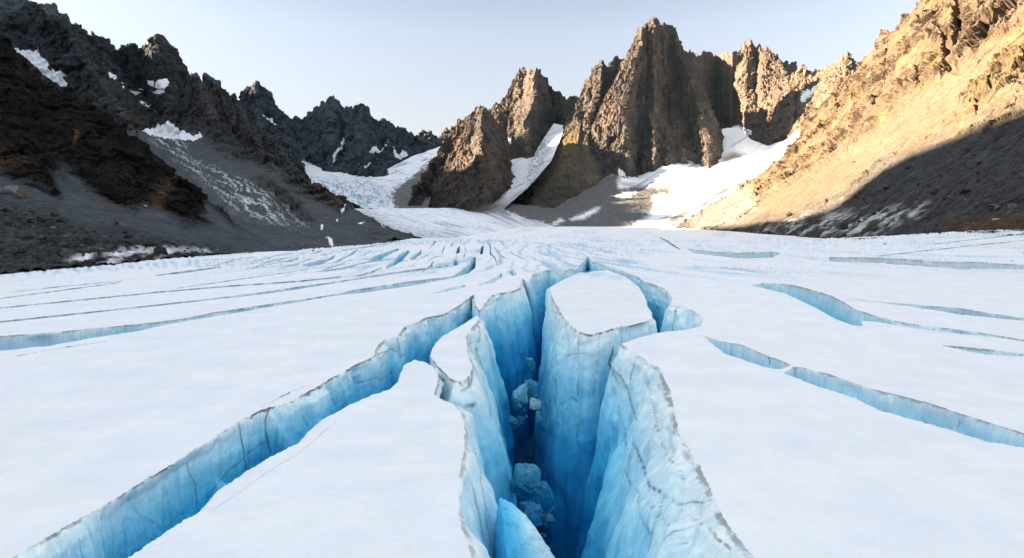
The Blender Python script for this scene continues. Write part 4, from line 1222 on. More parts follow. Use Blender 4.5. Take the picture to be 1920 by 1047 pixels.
def slit(line, w, depth=3, dirt=0.5, blue=1.4):
    a = np.array(line, float)
    n = len(a)
    ww = np.array(w if isinstance(w, (list, tuple)) else [w * 0.5] + [w] * (n - 2) + [w * 0.5], float) * 0.5
    t = np.gradient(a, axis=0)
    t /= np.linalg.norm(t, axis=1, keepdims=True)
    nn = np.stack([-t[:, 1], t[:, 0]], -1)
    up_ = a + nn * ww[:, None]
    lo = a - nn * ww[:, None]
    return poly([tuple(p) for p in up_] + [tuple(p) for p in lo[::-1]], depth, 0.02, dirt, blue)


CREV = [
    (poly([(-200, 651), (0, 630), (80, 625), (160, 617), (280, 606), (340, 598), (400, 586), (500, 571), (606, 555.5), (675, 542), (762, 528.5), (847, 518.5), (859, 511), (878, 497), (887, 483), (893, 482), (891, 503),
           (879, 512), (853, 521), (841, 523.5), (759, 538), (675, 550), (619, 556), (560, 567), (500, 577), (400, 594), (310, 609), (260, 621), (180, 633), (90, 649), (0, 658), (-200, 684)], 7, 0.05, 0.75, 0.8),
     'longest crevasse on the left, a pale blue band crossing the smooth snow to the frame edge'),
    (poly([(1317, 628), (1350, 640), (1385, 645), (1415, 656), (1440, 668), (1475, 680), (1484, 686), (1462, 693), (1440, 690), (1400, 677), (1360, 664), (1335, 645)], 4, 0.10, 0.5, 1.0), 'short crevasse at the head of the right block, ending at a snow bridge'),
    (poly([(1487, 688), (1510, 690), (1560, 703), (1600, 718), (1650, 733), (1740, 755), (1830, 785), (1920, 812), (2100, 880), (2100, 920), (1920, 840), (1850, 828), (1760, 800), (1690, 781), (1650, 770), (1600, 746), (1520, 720), (1470, 700)], 5, 0.10, 0.85, 1.0),
     'long crevasse with a dirty upper lip running to the right frame edge'),
    (poly([(1408, 535), (1430, 531), (1450, 531), (1490, 535), (1520, 543), (1555, 553), (1582, 566), (1600, 578), (1640, 592), (1700, 606), (1760, 614), (1840, 624), (1920, 637), (2050, 655), (2050, 661), (1920, 641), (1840, 630), (1760, 622), (1690, 612), (1640, 603), (1615, 602), (1618, 612),
           (1600, 611), (1565, 598), (1525, 575), (1470, 550)], 5, 0.12, 0.7, 0.7), 'arched crevasse on the right snow, widest at its curved head'),
    (poly([(1588, 561), (1640, 565), (1700, 570), (1800, 578), (1920, 597), (2000, 608), (2000, 612), (1920, 602), (1800, 590), (1740, 580), (1690, 573), (1640, 567)], 4, 0.05, 0.3, 0.9), 'thin pale crevasse beyond the arched one on the right'),
    (poly([(1765, 648), (1800, 650), (1850, 655), (1920, 664), (2000, 672), (2000, 677), (1920, 669), (1850, 665), (1800, 656)], 3, 0.05, 0.9, 0.8), 'short dark crevasse near the right frame edge below the arched one'),
    (poly([(1290, 467), (1340, 472), (1385, 474), (1430, 473), (1448, 472), (1464, 475), (1450, 482), (1420, 484), (1395, 485), (1350, 481), (1300, 475)], 4, 0.12, 0.5, 0.25), 'low blue ice step beyond the smooth snow, right of centre'),
    (poly([(1555, 482), (1640, 483), (1700, 486), (1760, 491), (1830, 491), (1920, 497), (2100, 510), (2100, 515), (1920, 506), (1800, 503), (1650, 492), (1556, 490)], 3, 0.12, 0.5, 0.15), 'long pale ice step below the moraine at the right edge'),
    (slit([(1236, 445), (1250, 452), (1268, 464), (1276, 468)], 3.0, 4, 1.0), 'thin dark crack slanting across the far snow right of centre'),
    (poly([(722, 500), (738, 490), (748, 478), (765, 469), (769, 472), (752, 490), (740, 498), (725, 504)], 6, 0.05, 0.4, 1.2), 'jagged blue crevasse in the broken ice left of centre'),
    (poly([(566, 497), (590, 490), (618, 484), (628, 477), (624, 486), (600, 496), (580, 499)], 5, 0.05, 0.4, 1.0), 'blue crevasse nearest the scree spur in the broken ice'),
    (poly([(692, 488), (700, 481), (720, 474), (746, 466), (748, 469), (722, 481), (706, 490)], 5, 0.05, 0.3, 1.2), 'blue notch in the broken ice below the scree tip'),
    (poly([(768, 485), (780, 476), (791, 469), (789, 477), (776, 486)], 4, 0.05, 0.3, 1.2), 'small blue slot in the middle of the broken ice'),
    (poly([(849, 498), (851, 487), (857, 487), (859, 497)], 5, 0.02, 0.3, 1.4), 'small deep blue hole beside the head of the longest left crevasse'),
    (poly([(855, 477), (857, 464), (863, 461), (861, 474)], 4, 0.02, 0.3, 1.4), 'short upright blue slot in the far broken ice'),
    (poly([(899, 477), (902, 462), (907, 461), (905, 477)], 4, 0.02, 0.3, 1.5), 'tall narrow blue slot in the far ice at the centre'),
    (poly([(895, 535), (925, 522), (940, 512), (944, 518), (925, 531)], 2.0, 0.3, 0.4, 1.0), 'shallow blue hollow just left of the head of the main crevasse'),
    (poly([(950, 509), (961, 506), (970, 515), (962, 518)], 2.0, 0.2, 0.2, 1.1), 'little blue hollow above the head of the main crevasse'),
    (poly([(803, 553), (840, 541), (872, 534), (874, 538), (842, 546)], 1.5, 0.3, 0.4, 0.8), 'faint grey-blue hollow in the snow left of the main crevasse head'),
    (slit([(-200, 624), (0, 604), (200, 583), (400, 561), (500, 549), (566, 539), (640, 528), (700, 518), (780, 506), (842, 498)], [3.5, 3.5, 3, 3, 4.5, 5, 2.5, 2.2, 2.2, 1], 4, 0.8), 'second long crevasse on the left, a thin line beyond the longest one'),
    (slit([(-200, 596), (0, 578), (150, 563), (300, 548), (430, 537), (560, 528), (640, 519)], 2.6, 3, 0.9), 'third long crevasse on the left, a dark line across the snow'),
    (slit([(668, 518), (700, 509), (716, 502)], 3.0, 3, 0.8), 'short crack leading up to the jagged blue crevasse'),
    (slit([(-60, 566), (0, 560), (100, 547), (225, 530)], 2.2, 3, 1.0), 'dark hairline crevasse near the left moraine'),
    (slit([(20, 548), (120, 537), (230, 527)], 1.6, 2, 1.0), 'faint hairline crevasse closest to the left moraine'),
    (slit([(292, 517), (340, 511), (415, 501)], [1.2, 4.0, 1.4], 3, 1.0), 'dark gouge in the snow below the scree fan on the left'),
    (slit([(330, 541), (450, 524), (575, 506)], 1.6, 2, 0.9), 'fine crack in the left snow leading towards the broken ice'),
    (slit([(592, 510), (640, 503), (690, 492), (716, 486)], 2.0, 3, 0.7), 'fine crack in the broken ice left of the jagged crevasse'),
    (slit([(480, 500), (545, 489), (560, 483)], 1.6, 2, 0.8), 'fine crack behind the left broken ice'),
    (slit([(640, 470), (700, 461), (750, 452)], 1.5, 2, 0.8), 'fine crack close under the dark scree tip'),
    (slit([(828, 476), (831, 468), (834, 461)], 2.2, 3, 0.5), 'tiny upright crack in the far ice left of centre'),
    (slit([(927, 463), (934, 475), (950, 486)], 1.8, 3, 0.5), 'tiny bent crack in the far ice just right of centre slot'),
    (slit([(955, 472), (966, 479), (990, 487)], 1.4, 3, 0.6), 'tiny slanting crack in the far ice at the centre'),
    (slit([(800, 492), (815, 482), (832, 480)], 1.8, 2, 0.6), 'tiny crack between the blue slots of the broken ice'),
    (slit([(1750, 458), (1840, 448), (1920, 438), (2000, 431)], 1.4, 1.5, 1.0), 'dark line on the banked ice below the right moraine'),
    (slit([(1640, 481), (1740, 470), (1850, 458), (1960, 447)], 1.2, 1.5, 1.0), 'lower dark line on the banked ice on the right'),
    (slit([(492, 764), (520, 748), (552, 732), (580, 722)], 1.4, 0.4, 1.2, 0.3), 'hairline crack in the snow just above the middle of the left crevasse lip'),
    (slit([(30, 668), (120, 652), (200, 640)], 1.3, 0.4, 1.0, 0.6), 'hairline crack just in front of the longest left crevasse'),
]

# fine crevasses of the broken ice below the far tongue, fanning out from it
rc_ = np.random.default_rng(5)
FINE = []
taken = [np.array([(p[0], p[1]) for p in ct]) for ct, _ in CREV] + [np.array([(p[0], p[1]) for p in MAIN])]
tries = 0
while len(FINE) < 16 and tries < 4000:
    tries += 1
    x0 = rc_.uniform(470, 960)
    y0 = rc_.uniform(446, 497)
    if y0 < 474 - (x0 - 470) * 0.085 + 4 and x0 < 900:
        continue
    ln = rc_.uniform(30, 95) * (0.35 + (y0 - 440) / 60)
    dx, dy = (x0 - 905) / 230 + rc_.normal(0, 0.15), 0.42
    n_ = math.hypot(dx, dy)
    dx, dy = dx / n_, dy / n_
    b_ = rc_.normal(0, 0.12)
    line = [(x0 + dx * ln * k + rc_.normal(0, 1.5), y0 + dy * ln * k + b_ * ln * k * (1 - k) + rc_.normal(0, 0.7)) for k in (0, 0.2, 0.4, 0.6, 0.8, 1)]
    if line[-1][1] > 512 or line[-1][1] < 444:
        continue
    a_ = np.array(line)
    if any(np.min(np.hypot((q_[:, None, 0] - a_[None, :, 0]), 1.6 * (q_[:, None, 1] - a_[None, :, 1]))) < 9 for q_ in taken):
        continue
    taken.append(a_)
    wm = rc_.uniform(1.2, 3.6)
    FINE.append(slit(line, [0.5] + list(wm * rc_.uniform(0.35, 1.3, 4)) + [0.4], 4, 0.35, 1.6))
for f_ in FINE:
    CREV.append((f_, None))

glacier = tag(bpy.data.objects.new('glacier', None), 'wide white snow-covered glacier cut by blue crevasses in the foreground', 'glacier', 'structure')
C.objects.link(glacier)

main_d = dens(MAIN, 1.4, 2.7, 1.0)
crev_d = []
for k, (ct, lab) in enumerate(CREV):
    small = np.ptp([p[1] for p in ct]) < 22
    crev_d.append(dens(ct, 2.0, 0.6 if small else 1.7, 2.0 + k))

OUT = np.array([(-900, 1500), (-900, 525), (-300, 500), (0, 488), (200, 468), (430, 462), (560, 457), (690, 449), (720, 446.5), (800, 447), (850, 446.5), (890, 441), (930, 434), (960, 428.5), (1000, 426), (1060, 425),
                (1300, 426), (1400, 427), (1480, 430), (1560, 432), (1700, 429), (1920, 425), (2300, 424), (2700, 425), (2700, 1500)], float)
od = []
for i in range(len(OUT)):
    a, b = OUT[i], OUT[(i + 1) % len(OUT)]
    m = max(1, int(np.hypot(*(b - a)) / 16))
    od += [a + (b - a) * k / m for k in range(m)]
OUT_D = np.array(od)
ys, y = [], 426.5
while y < 1490:
    ys.append(y)
    y += 1.6 + (y - 425) * 0.022
holes = [main_d[:, :2]] + [c[:, :2] for c in crev_d]
gp = grid_pts(-880, 2690, ys, 13, holes, OUT_D, 1.5)
gp = np.concatenate([gp, grid_pts(380, 1300, list(np.arange(445.5, 524, 1.15)), 3.3, holes, OUT_D, 1.0), grid_pts(1303, 2000, list(np.arange(469, 524, 1.3)), 4.0, holes, OUT_D, 1.0), grid_pts(1330, 2050, list(np.arange(426.3, 468, 1.3)), 6.1, holes + [], OUT_D, 1.0)])
xy, tri = fill(OUT_D, holes, gp)
snow_top('snow_surface', xy, tri, glacier)
# the same ice carried on round and behind the viewer
ev = np.array([(-17.1, 9.83, 0), (16.0, 9.83, 0), (-169, 97, 0), (-420, 97, 0), (-420, -120, 0), (420, -120, 4), (420, 240, 7.6), (330, 205, 7.6)], float)
ev[:, 2] -= 0.15
build('snow_surface', ev, np.array([(0, 2, 3, 4), (0, 4, 5, 1), (1, 5, 6, 7)])[:, ::-1], M_SNOW, glacier, True, np.tile((0.86, 0.885, 0.905), (8, 1)))

o, _ = wall(main_d, 1 if area(up(main_d[:, 0], main_d[:, 1])) > 0 else -1, 'crevasse', glacier, 130, 0.30, 1.0, prof=0.62)
tag(o, 'great forked main crevasse with blue ice walls opening towards the viewer')
for k, (c, (ct, lab)) in enumerate(zip(crev_d, CREV)):
    o, _ = wall(c, 1 if area(up(c[:, 0], c[:, 1])) > 0 else -1, 'crevasse', glacier, 26 if np.ptp(c[:, 1]) > 60 else 12, 0.10, 3.0 + k)
    tag(o, lab)


def island(ct, name, label, cat, seed, step=1.4, prof=0.62, gs=6, nd=130, amp=0.3, dents=()):
    d = dens(ct, step, 2.5, seed)
    root = tag(bpy.data.objects.new(name, None), label, cat)
    C.objects.link(root)
    sg = -1 if area(up(d[:, 0], d[:, 1])) > 0 else 1
    wall(d, sg, 'ice_wall', root, nd, amp, seed, prof=prof)
    yy = np.arange(d[:, 1].min(), d[:, 1].max(), gs)
    hd = [dens(c_, 1.6, 0.5, seed + 1 + k) for k, (c_, _) in enumerate(dents)]
    gp = grid_pts(d[:, 0].min(), d[:, 0].max(), yy, gs * 1.3, [h[:, :2] for h in hd], d[:, :2], 2.0)
    xy, tri = fill(d[:, :2], [h[:, :2] for h in hd], gp)
    for k, (h, (_, nm)) in enumerate(zip(hd, dents)):
        wall(h, 1 if area(up(h[:, 0], h[:, 1])) > 0 else -1, nm, root, 6, 0.02, seed + 5 + k)
    snow_top('snow_cap', xy, tri, root)
    return root


island(BLOCK, 'ice_block', 'big flat snow-topped ice block in the foreground, between the left crevasse and the main crevasse', 'ice block', 21.0, gs=10, dents=[
    (slit([(392, 962), (430, 936), (470, 908), (520, 874), (566, 846), (604, 812), (630, 792)], [0.4, 1.0, 0.5, 1.1, 0.4, 1.0, 0.3], 0.3, 0.35, 1.6), 'crack')])
island(SERAC, 'serac', 'narrow serac split by dirt-filled cracks, behind the big foreground ice block', 'serac', 25.0, gs=4)
island(PILLAR, 'ice_pillar', 'tall ice pillar with flat round snowy top, standing in the middle of the main crevasse', 'ice pillar', 29.0, gs=6)

# ---------------------------------------------------------------- broken ice wedged in the main crevasse
def hull_lump(name, pts, seed, amp, label, group=None, blue=1.0, levels=4, cat='ice chunk', dz=3.0):
    import bmesh
    bm = bmesh.new()
    for p in pts:
        bm.verts.new(p)
    bmesh.ops.convex_hull(bm, input=bm.verts)
    loose = [v for v in bm.verts if not v.link_faces]
    if loose:
        bmesh.ops.delete(bm, geom=loose, context='VERTS')
    for _ in range(levels):
        bmesh.ops.triangulate(bm, faces=bm.faces)
        bmesh.ops.subdivide_edges(bm, edges=bm.edges, cuts=1, smooth=0.06, use_grid_fill=True)
    bmesh.ops.triangulate(bm, faces=bm.faces)
    bm.normal_update()
    v = np.array([a.co[:] for a in bm.verts])
    n = np.array([a.normal[:] for a in bm.verts])
    f = np.array([[q.index for q in fc.verts] for fc in bm.faces])
    bm.free()
    v = v + n * (amp * (1.5 * fbm(v / (amp * 8) + seed, 5, 0.6) + 0.9 * facet(v / (amp * 9) + seed) + 0.12 * facet(v / (amp * 4) + seed)))[:, None]
    return v, f


def ice_chunk(x, y, Y, w, h, seed, label, blue=1.0, dd=None, group='ice chunks wedged in the main crevasse'):
    c = P(np.array(x), np.array(y), np.array(Y))
    w, h = w * 1.45, h * 1.25
    r = np.random.default_rng(int(seed * 10))
    sc = Y / F
    a = r.normal(size=(14, 3))
    a /= np.linalg.norm(a, axis=1)[:, None]
    a *= r.uniform(0.75, 1.1, (14, 1))
    p = c + a * np.array([w * sc * 0.5, w * sc * 0.6, h * sc * 0.5])
    v, f = hull_lump('ice_chunk', p, seed, w * sc * 0.05, label)
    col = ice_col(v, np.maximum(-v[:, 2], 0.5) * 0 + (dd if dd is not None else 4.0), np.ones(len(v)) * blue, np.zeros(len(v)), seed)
    col = col * (0.6 if (dd or 4) < 4 else 0.34) + np.array((0.0, 0.045, 0.075))  # albedo scaled down to stand for the dim light in the crevasse
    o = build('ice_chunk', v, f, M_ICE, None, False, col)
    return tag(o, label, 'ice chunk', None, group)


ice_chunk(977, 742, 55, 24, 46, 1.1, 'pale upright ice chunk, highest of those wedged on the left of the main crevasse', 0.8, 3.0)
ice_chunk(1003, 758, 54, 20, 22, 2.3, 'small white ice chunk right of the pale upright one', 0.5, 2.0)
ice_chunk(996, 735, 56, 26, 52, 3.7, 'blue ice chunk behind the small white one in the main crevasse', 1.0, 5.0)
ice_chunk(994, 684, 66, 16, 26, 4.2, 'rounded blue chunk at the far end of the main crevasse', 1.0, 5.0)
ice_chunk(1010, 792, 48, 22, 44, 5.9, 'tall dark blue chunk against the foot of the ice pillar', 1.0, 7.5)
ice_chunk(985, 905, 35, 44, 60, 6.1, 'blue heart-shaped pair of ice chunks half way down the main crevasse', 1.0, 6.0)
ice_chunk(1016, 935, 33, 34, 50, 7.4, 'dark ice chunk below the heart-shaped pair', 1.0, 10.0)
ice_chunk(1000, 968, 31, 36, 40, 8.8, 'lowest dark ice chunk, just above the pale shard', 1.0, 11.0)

rj = np.random.default_rng(77)
for k in range(44):
    if k < 20:
        Y_, zc, xc, sp = rj.uniform(50, 62), rj.uniform(-8.6, -7.2), 1.2, 0.8
    elif k < 36:
        Y_, zc, xc, sp = rj.uniform(31, 40), rj.uniform(-10.2, -8.6), 1.3, 0.8
    else:
        Y_, zc, xc, sp = rj.uniform(40, 50), rj.uniform(-13, -11), 1.3, 0.5
    sz = 0.35 + 1.1 * rj.random() ** 2
    a = rj.normal(size=(12, 3))
    a /= np.linalg.norm(a, axis=1)[:, None]
    a *= rj.uniform(0.7, 1.15, (12, 1)) * np.array([0.5, 0.6, 0.5 + 0.3 * rj.random()]) * sz
    v, f = hull_lump('ice_chunk', np.array([xc + rj.normal(0, sp), Y_, zc]) + a, 50.0 + k, sz * 0.04, '', levels=3)
    tag(build('ice_chunk', v, f, M_ICE, None, False, ice_col(v, np.full(len(v), rj.uniform(4, 9)), np.ones(len(v)), np.zeros(len(v)), 60.0 + k) * 0.30 + np.array((0.0, 0.04, 0.07))),  # lump colour darkened for the dimness deep in the gap
        'small loose lump in the jam of broken ice deep in the main crevasse', 'ice chunk', None, 'jammed lumps of broken ice')

pts = [P(np.array(float(a)), np.array(float(b)), np.array(float(c))) for a, b, c in
       [(938, 933, 23.2), (962, 946, 22.9), (985, 966, 22.6), (1012, 1003, 22.2), (1040, 1050, 21.9), (1072, 1110, 21.6), (944, 975, 22.0), (950, 1040, 21.2), (955, 1150, 20.5), (1010, 1150, 20.6),
        (926, 1000, 23.6), (920, 1150, 24.4), (1090, 1150, 24.0), (960, 965, 24.2), (1010, 1030, 23.8)]]
v, f = hull_lump('ice_shard', pts, 3.3, 0.035, '', levels=5)
o = build('ice_shard', v, f, M_ICE, None, True, ice_col(v, np.interp(proj(v)[0] - 0.28 * (proj(v)[1] - 930), [930, 948, 975, 990], [6.0, 4.5, 1.6, 0.9]), np.ones(len(v)), np.zeros(len(v)), 5.5))
tag(o, 'pale pointed ice shard rising from the bottom of the frame inside the main crevasse', 'ice shard')

# ---------------------------------------------------------------- boulders
def boulder(L, x, y, w, h, seed, label, col, group):
    i = np.argmin((L.x - x) ** 2 + (L.y - y) ** 2)
    p = L.pos.reshape(-1, 3)[i]
    sc = p[1] / F
    r = np.random.default_rng(int(seed * 100))
    a = r.normal(size=(11, 3))
    a /= np.linalg.norm(a, axis=1)[:, None]
    a *= r.uniform(0.75, 1.12, (11, 1))
    q = p + np.array([0, 0, h * sc * 0.22]) + a * np.array([w * sc * 0.5, w * sc * 0.5, h * sc * 0.5])
    v, f = hull_lump('boulder', q, seed, w * sc * 0.035, label, levels=3)
    c = np.array(col) * (1 + 0.4 * fbm(v / (w * sc * 0.3) + seed, 4))[:, None]
    return tag(build('boulder', v, f, ROCKS['boulder'], None, False, c), label, 'boulder', None, group)


boulder(HILL, 20, 362, 38, 22, 1.1, 'largest pale grey boulder, lying on the scree at the left frame edge', (0.16, 0.165, 0.165), 'boulders on the left scree')
boulder(HILL, 38, 370, 20, 16, 2.2, 'rusty brown boulder touching the largest pale one on the left scree', (0.11, 0.075, 0.055), 'boulders on the left scree')
boulder(HILL, 99, 433, 14, 8, 3.1, 'pale boulder on the dark moraine below the rusty boulder', (0.15, 0.15, 0.15), 'boulders on the left scree')
boulder(HILL, 272, 390, 7, 5, 4.5, 'small white stone on the grey scree below the hill', (0.4, 0.42, 0.43), 'boulders on the left scree')
boulder(HILL, 216, 422, 14, 8, 5.4, 'dark boulder at the upper edge of the left moraine', (0.035, 0.036, 0.036), 'boulders on the left scree')
boulder(HILL, 232, 440, 12, 8, 6.2, 'dark boulder low on the left moraine near the snow', (0.035, 0.036, 0.036), 'boulders on the left scree')
boulder(WALL, 1480, 407, 14, 11, 7.7, 'dark boulder standing on the shadow edge of the right moraine', (0.05, 0.045, 0.04), 'boulders on the right moraine')
boulder(WALL, 1553, 383, 11, 7, 8.3, 'smaller boulder further up the shadow edge of the right moraine', (0.05, 0.045, 0.04), 'boulders on the right moraine')
boulder(WALL, 1896, 392, 26, 15, 9.1, 'large grey boulder on the right moraine at the frame edge', (0.13, 0.125, 0.12), 'boulders on the right moraine')
boulder(WALL, 1860, 388, 22, 12, 10.1, 'flat grey boulder left of the large one on the right moraine', (0.11, 0.105, 0.10), 'boulders on the right moraine')
boulder(WALL, 1758, 366, 24, 10, 11.1, 'long dark slab boulder in the middle of the right moraine', (0.035, 0.034, 0.033), 'boulders on the right moraine')
boulder(WALL, 1705, 318, 14, 7, 12.3, 'dark boulder high on the shaded right moraine', (0.035, 0.034, 0.033), 'boulders on the right moraine')
boulder(WALL, 1870, 414, 12, 6, 13.3, 'small white stone by the rusty ground at the right moraine foot', (0.4, 0.4, 0.4), 'boulders on the right moraine')
boulder(WALL, 1585, 446, 14, 7, 14.3, 'dark boulder at the edge of the snow below the right moraine', (0.035, 0.034, 0.033), 'boulders on the right moraine')
boulder(WALL, 1430, 434, 12, 7, 15.3, 'dark boulder at the far tip of the right moraine', (0.04, 0.037, 0.034), 'boulders on the right moraine')
boulder(WALL, 1600, 308, 9, 7, 16.3, 'lone dark boulder on the sunlit tan scree', (0.08, 0.06, 0.04), 'boulders on the right moraine')

gx, gy = np.meshgrid(np.linspace(-22, 24, 93), np.linspace(12, 125, 227), indexing='ij')
fp = np.stack([gx, gy, -25 + 0 * gx], -1)
fp[..., 2] += 2.2 * ridged(fp / 5.0, 4) + 1.2 * facet(fp / 2.2) + 0.5 * facet(fp / 0.9)
ii = np.arange(gx.size).reshape(gx.shape)
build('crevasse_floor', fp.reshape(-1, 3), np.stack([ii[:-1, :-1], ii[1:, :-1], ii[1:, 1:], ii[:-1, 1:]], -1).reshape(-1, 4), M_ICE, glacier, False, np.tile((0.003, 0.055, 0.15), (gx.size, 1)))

def scatter(L, region, n, wr, label, group, seed, cols):
    r = np.random.default_rng(seed)
    xs, ys_ = [p[0] for p in region], [p[1] for p in region]
    protos = []
    k = 0
    m = inpoly(L.x, L.y, region)
    ids = np.where(m.ravel())[0]
    while k < n:
        p = L.pos.reshape(-1, 3)[ids[r.integers(len(ids))]]
        size = r.uniform(*wr) * (0.6 + r.random() ** 3 * 1.6)
        if len(protos) < 6:
            a = r.normal(size=(10, 3))
            a /= np.linalg.norm(a, axis=1)[:, None]
            a *= r.uniform(0.7, 1.15, (10, 1)) * np.array([0.5, 0.5, 0.36])
            v, f = hull_lump('boulder', a, seed + k, 0.03, label, levels=2)
            c = np.array(cols[k % len(cols)]) * (1 + 0.4 * fbm(v / 0.3 + seed, 4))[:, None]
            o = build('boulder', v, f, ROCKS['boulder'], None, False, c)
            protos.append(o)
        else:
            o = protos[r.integers(6)].copy()
            C.objects.link(o)
        o.location = tuple(p + np.array([0, 0, 0.12 * size]))
        o.rotation_euler = (r.normal(0, 0.25), r.normal(0, 0.25), r.uniform(0, 6.3))
        o.scale = (size, size * r.uniform(0.7, 1), size * r.uniform(0.7, 1.2))
        tag(o, label, 'boulder', None, group)
        k += 1


scatter(HILL, [(0, 385), (90, 398), (150, 428), (250, 442), (340, 462), (410, 468), (330, 484), (200, 478), (100, 495), (0, 508)], 110, (0.9, 2.2), 'small dark boulder among the loose rubble of the left moraine', 'rubble boulders of the left moraine', 31,
        [(0.03, 0.031, 0.031), (0.05, 0.052, 0.053), (0.085, 0.09, 0.092)])
scatter(WALL, [(1420, 434), (1560, 396), (1680, 320), (1800, 275), (1920, 240), (1920, 420), (1760, 440), (1600, 446)], 100, (1.4, 3.2), 'small dark boulder among the loose rubble of the right moraine', 'rubble boulders of the right moraine', 41,
        [(0.03, 0.029, 0.027), (0.06, 0.057, 0.052), (0.11, 0.107, 0.10)])

# ---------------------------------------------------------------- bedrock sheet under everything
g = build('ground', np.array([(-7000, -1500, -32), (6000, -1500, -32), (6000, 5500, -32), (-7000, 5500, -32)], float), np.array([(0, 1, 2, 3)]), ROCKS['far'], None, True, np.tile((0.09, 0.09, 0.09), (4, 1)))
tag(g, 'dark bedrock below the glacier and the mountains', 'ground', 'structure')

# ================================================================ unseen left ranges that shade the valley floor
def off_range(pts, base, label, seed):
    """ridge outside the left edge of the frame; pts (X, Y, Z) along the crest"""
    p = np.array(pts, float)
    n = 160
    d = np.r_[0, np.cumsum(np.hypot(np.diff(p[:, 0]), np.diff(p[:, 1])))]
    s = np.linspace(0, d[-1], n)
    cr = np.stack([np.interp(s, d, p[:, k]) for k in range(3)], -1)
    rows = []
    for a in np.linspace(-1, 1, 41):
        q = cr.copy()
        q[:, 0] += a * cr[:, 2] * base
        q[:, 2] = cr[:, 2] * (1 - abs(a)) - 30 * abs(a)
        rows.append(q)
    G = np.stack(rows, 1)
    w = (1 - np.abs(np.linspace(-1, 1, 41)))[None, :]
    G[..., 2] += (fbm(G / 60 + seed, 5) * 10 + 6 * ridged(G / 25 + seed, 4)) * np.clip(1.2 - w, 0.25, 1)
    idx = np.arange(n * 41).reshape(n, 41)
    f = np.stack([idx[:-1, :-1], idx[1:, :-1], idx[1:, 1:], idx[:-1, 1:]], -1).reshape(-1, 4)
    if np.cross(G[1, 20] - G[0, 20], G[0, 21] - G[0, 20])[2] < 0:
        f = f[:, ::-1]
    col = np.array((0.06, 0.055, 0.05)) * (1 + 0.4 * fbm(G.reshape(-1, 3) / 40, 4))[:, None]
    return tag(build('mountain', G.reshape(-1, 3), f, ROCKS['mid'], None, False, col), label, 'mountain', 'structure')


def crest_for(shadow, X0):
    """crest points at X=X0 whose shadow edge passes through the given sunlit-side points"""
    out = []
    for x, y, Y in shadow:
        p = P(np.array(float(x)), np.array(float(y)), np.array(float(Y)))
        k = (X0 - p[0]) / SUN[0]
        out.append(tuple(p + SUN * k))
    return out


crest = crest_for([(2300, 60, 240), (2100, 135, 270), (1920, 212, 300), (1840, 240, 318), (1760, 268, 345), (1700, 292, 370), (1650, 318, 395), (1600, 356, 400), (1560, 382, 405), (1480, 408, 440), (1420, 424, 520), (1350, 432, 640)], -1100)
crest = [(-1100, -500, crest[0][2])] + crest + [(-1100, crest[-1][1] + 60, crest[-1][2] - 10), (-1100, crest[-1][1] + 200, 250)]
off_range(crest, 0.55, 'dark ridge beyond the left frame edge that shades the near glacier', 4.0)
c2 = crest_for([(100, 15, 1240), (215, 85, 1400), (300, 135, 1300), (367, 137, 880), (483, 174, 1690), (845, 322, 1600), (890, 318, 1690), (505, 248, 790), (500, 300, 650), (556, 335, 640),
                (1290, 425, 860), (1175, 427, 1000), (1005, 262, 2200), (1180, 290, 1880), (1060, 280, 1930)], -3000)
c2 = sorted(c2, key=lambda p: p[1])
hi = []
for p in c2:                                     # one crest height per stretch: where targets crowd, the higher wins
    if hi and p[1] - hi[-1][1] < 40:
        hi[-1] = (-3000, 0.5 * (p[1] + hi[-1][1]), max(p[2], hi[-1][2]))
    else:
        hi.append((p[0], p[1], max(p[2], 1040)))
crest2 = [(-3000, -600, 1000), (-3000, hi[0][1] - 100, hi[0][2])] + hi + [(-3000, hi[-1][1] + 60, hi[-1][2] - 30), (-3000, hi[-1][1] + 180, 800)]
print('crest2', [tuple(round(float(a)) for a in p) for p in crest2])
off_range(crest2, 0.6, 'high range beyond the left frame edge that shades the left peaks', 8.0)

hv = np.array([(x, y, z) for z in (-33.5, 1500) for x, y in ((-7010, -1510), (6010, -1510), (6010, 5510), (-7010, 5510))], float)
hz = build('haze', hv, np.array([(3, 2, 1, 0), (4, 5, 6, 7), (0, 1, 5, 4), (1, 2, 6, 5), (2, 3, 7, 6), (3, 0, 4, 7)]), None, None, False)
hm = bpy.data.materials.new('valley_air')
hm.use_nodes = True
hm.node_tree.nodes.clear()
pv = hm.node_tree.nodes.new('ShaderNodeVolumePrincipled')
pv.inputs['Color'].default_value = (0.4, 0.7, 1.0, 1)
pv.inputs['Density'].default_value = 0.000004
pv.inputs['Anisotropy'].default_value = 0.1
ho = hm.node_tree.nodes.new('ShaderNodeOutputMaterial')
hm.node_tree.links.new(pv.outputs[0], ho.inputs['Volume'])
hz.data.materials.append(hm)
tag(hz, 'thin blue morning air filling the valley', 'haze', 'stuff')

# ================================================================ light, sky, camera
sc = bpy.context.scene
w = bpy.data.worlds.new('World')
sc.world = w
w.use_nodes = True
nt = w.node_tree
nt.nodes.clear()
sk = nt.nodes.new('ShaderNodeTexSky')
sk.sky_type = 'NISHITA'
sk.sun_disc = False
sk.sun_elevation = SUN_EL
sk.sun_rotation = math.atan2(SUN[0], SUN[1])
sk.altitude = 2500
sk.air_density = 1.0
sk.dust_density = 2.0
sk.ozone_density = 1.0
hsv = nt.nodes.new('ShaderNodeHueSaturation')
hsv.inputs['Saturation'].default_value = 0.30
bg = nt.nodes.new('ShaderNodeBackground')
bg.inputs['Strength'].default_value = 0.06
wo = nt.nodes.new('ShaderNodeOutputWorld')
nt.links.new(sk.outputs[0], hsv.inputs['Color'])
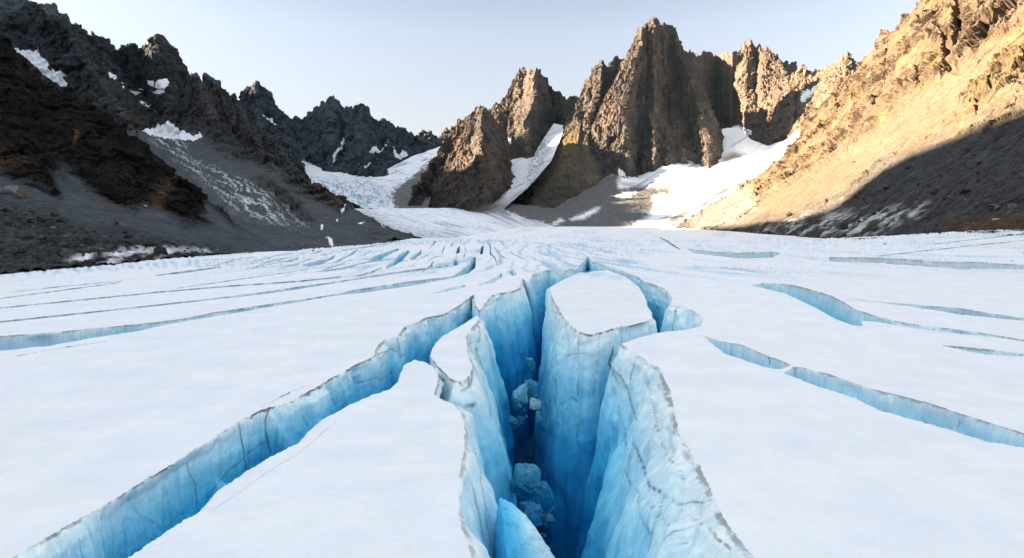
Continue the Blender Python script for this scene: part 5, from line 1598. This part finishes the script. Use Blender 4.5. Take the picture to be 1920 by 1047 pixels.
# the glare near the horizon is tamed and the high sky kept bright, as on a hazy bright morning
tcw = nt.nodes.new('ShaderNodeTexCoord')
sep = nt.nodes.new('ShaderNodeSeparateXYZ')
nt.links.new(tcw.outputs['Generated'], sep.inputs[0])
rp = nt.nodes.new('ShaderNodeValToRGB')
els = rp.color_ramp.elements
SKYR = [(0.0, 0.19), (0.08, 0.23), (0.15, 0.305), (0.31, 0.44), (0.40, 0.43), (0.5, 0.57), (0.7, 0.98), (1.0, 1.0)]
els[0].position, els[1].position = 0.0, 1.0
for p_, v_ in SKYR[1:-1]:
    els.new(p_)
for e_, (p_, v_) in zip(els, SKYR):
    e_.position = p_
    e_.color = (v_, v_, v_, 1)
nt.links.new(sep.outputs[2], rp.inputs[0])
rs = nt.nodes.new('ShaderNodeValToRGB')
es = rs.color_ramp.elements
SATR = [(0.0, 0.10), (0.15, 0.20), (0.24, 0.36), (0.37, 0.52), (0.55, 0.22), (1.0, 0.2)]
es[0].position, es[1].position = 0.0, 1.0
for p_, v_ in SATR[1:-1]:
    es.new(p_)
for e_, (p_, v_) in zip(es, SATR):
    e_.position = p_
    e_.color = (v_, v_, v_, 1)
nt.links.new(sep.outputs[2], rs.inputs[0])
nt.links.new(rs.outputs[0], hsv.inputs['Saturation'])
mx = nt.nodes.new('ShaderNodeMix')
mx.data_type = 'RGBA'
mx.blend_type = 'MULTIPLY'
mx.inputs['Factor'].default_value = 1.0
nt.links.new(hsv.outputs[0], mx.inputs[6])
nt.links.new(rp.outputs[0], mx.inputs[7])
nt.links.new(mx.outputs[2], bg.inputs[0])
nt.links.new(bg.outputs[0], wo.inputs[0])

sl = bpy.data.lights.new('sun', 'SUN')
sl.energy = 5.0
sl.angle = math.radians(0.5)
sl.color = (1.0, 0.76, 0.50)
so = bpy.data.objects.new('sun', sl)
C.objects.link(so)
so.rotation_euler = Vector(tuple(-SUN)).to_track_quat('-Z', 'Y').to_euler()

cam = bpy.data.cameras.new('camera')
co = bpy.data.objects.new('camera', cam)
C.objects.link(co)
co.location = (0, 0, CAMZ)
co.rotation_euler = (math.radians(90), 0, 0)
cam.sensor_width = 36
cam.lens = F / 1920 * 36
cam.shift_y = -(523.5 - HY) / 1920
cam.clip_start = 0.5
cam.clip_end = 60000
sc.camera = co

sc.render.engine = 'CYCLES'
sc.cycles.use_denoising = True
sc.cycles.diffuse_bounces = 5
sc.cycles.max_bounces = 8
vs = sc.view_settings
vs.view_transform = 'Standard'
vs.look = 'None'
vs.exposure = 3.4
vs.gamma = 1.0
vs.use_curve_mapping = False
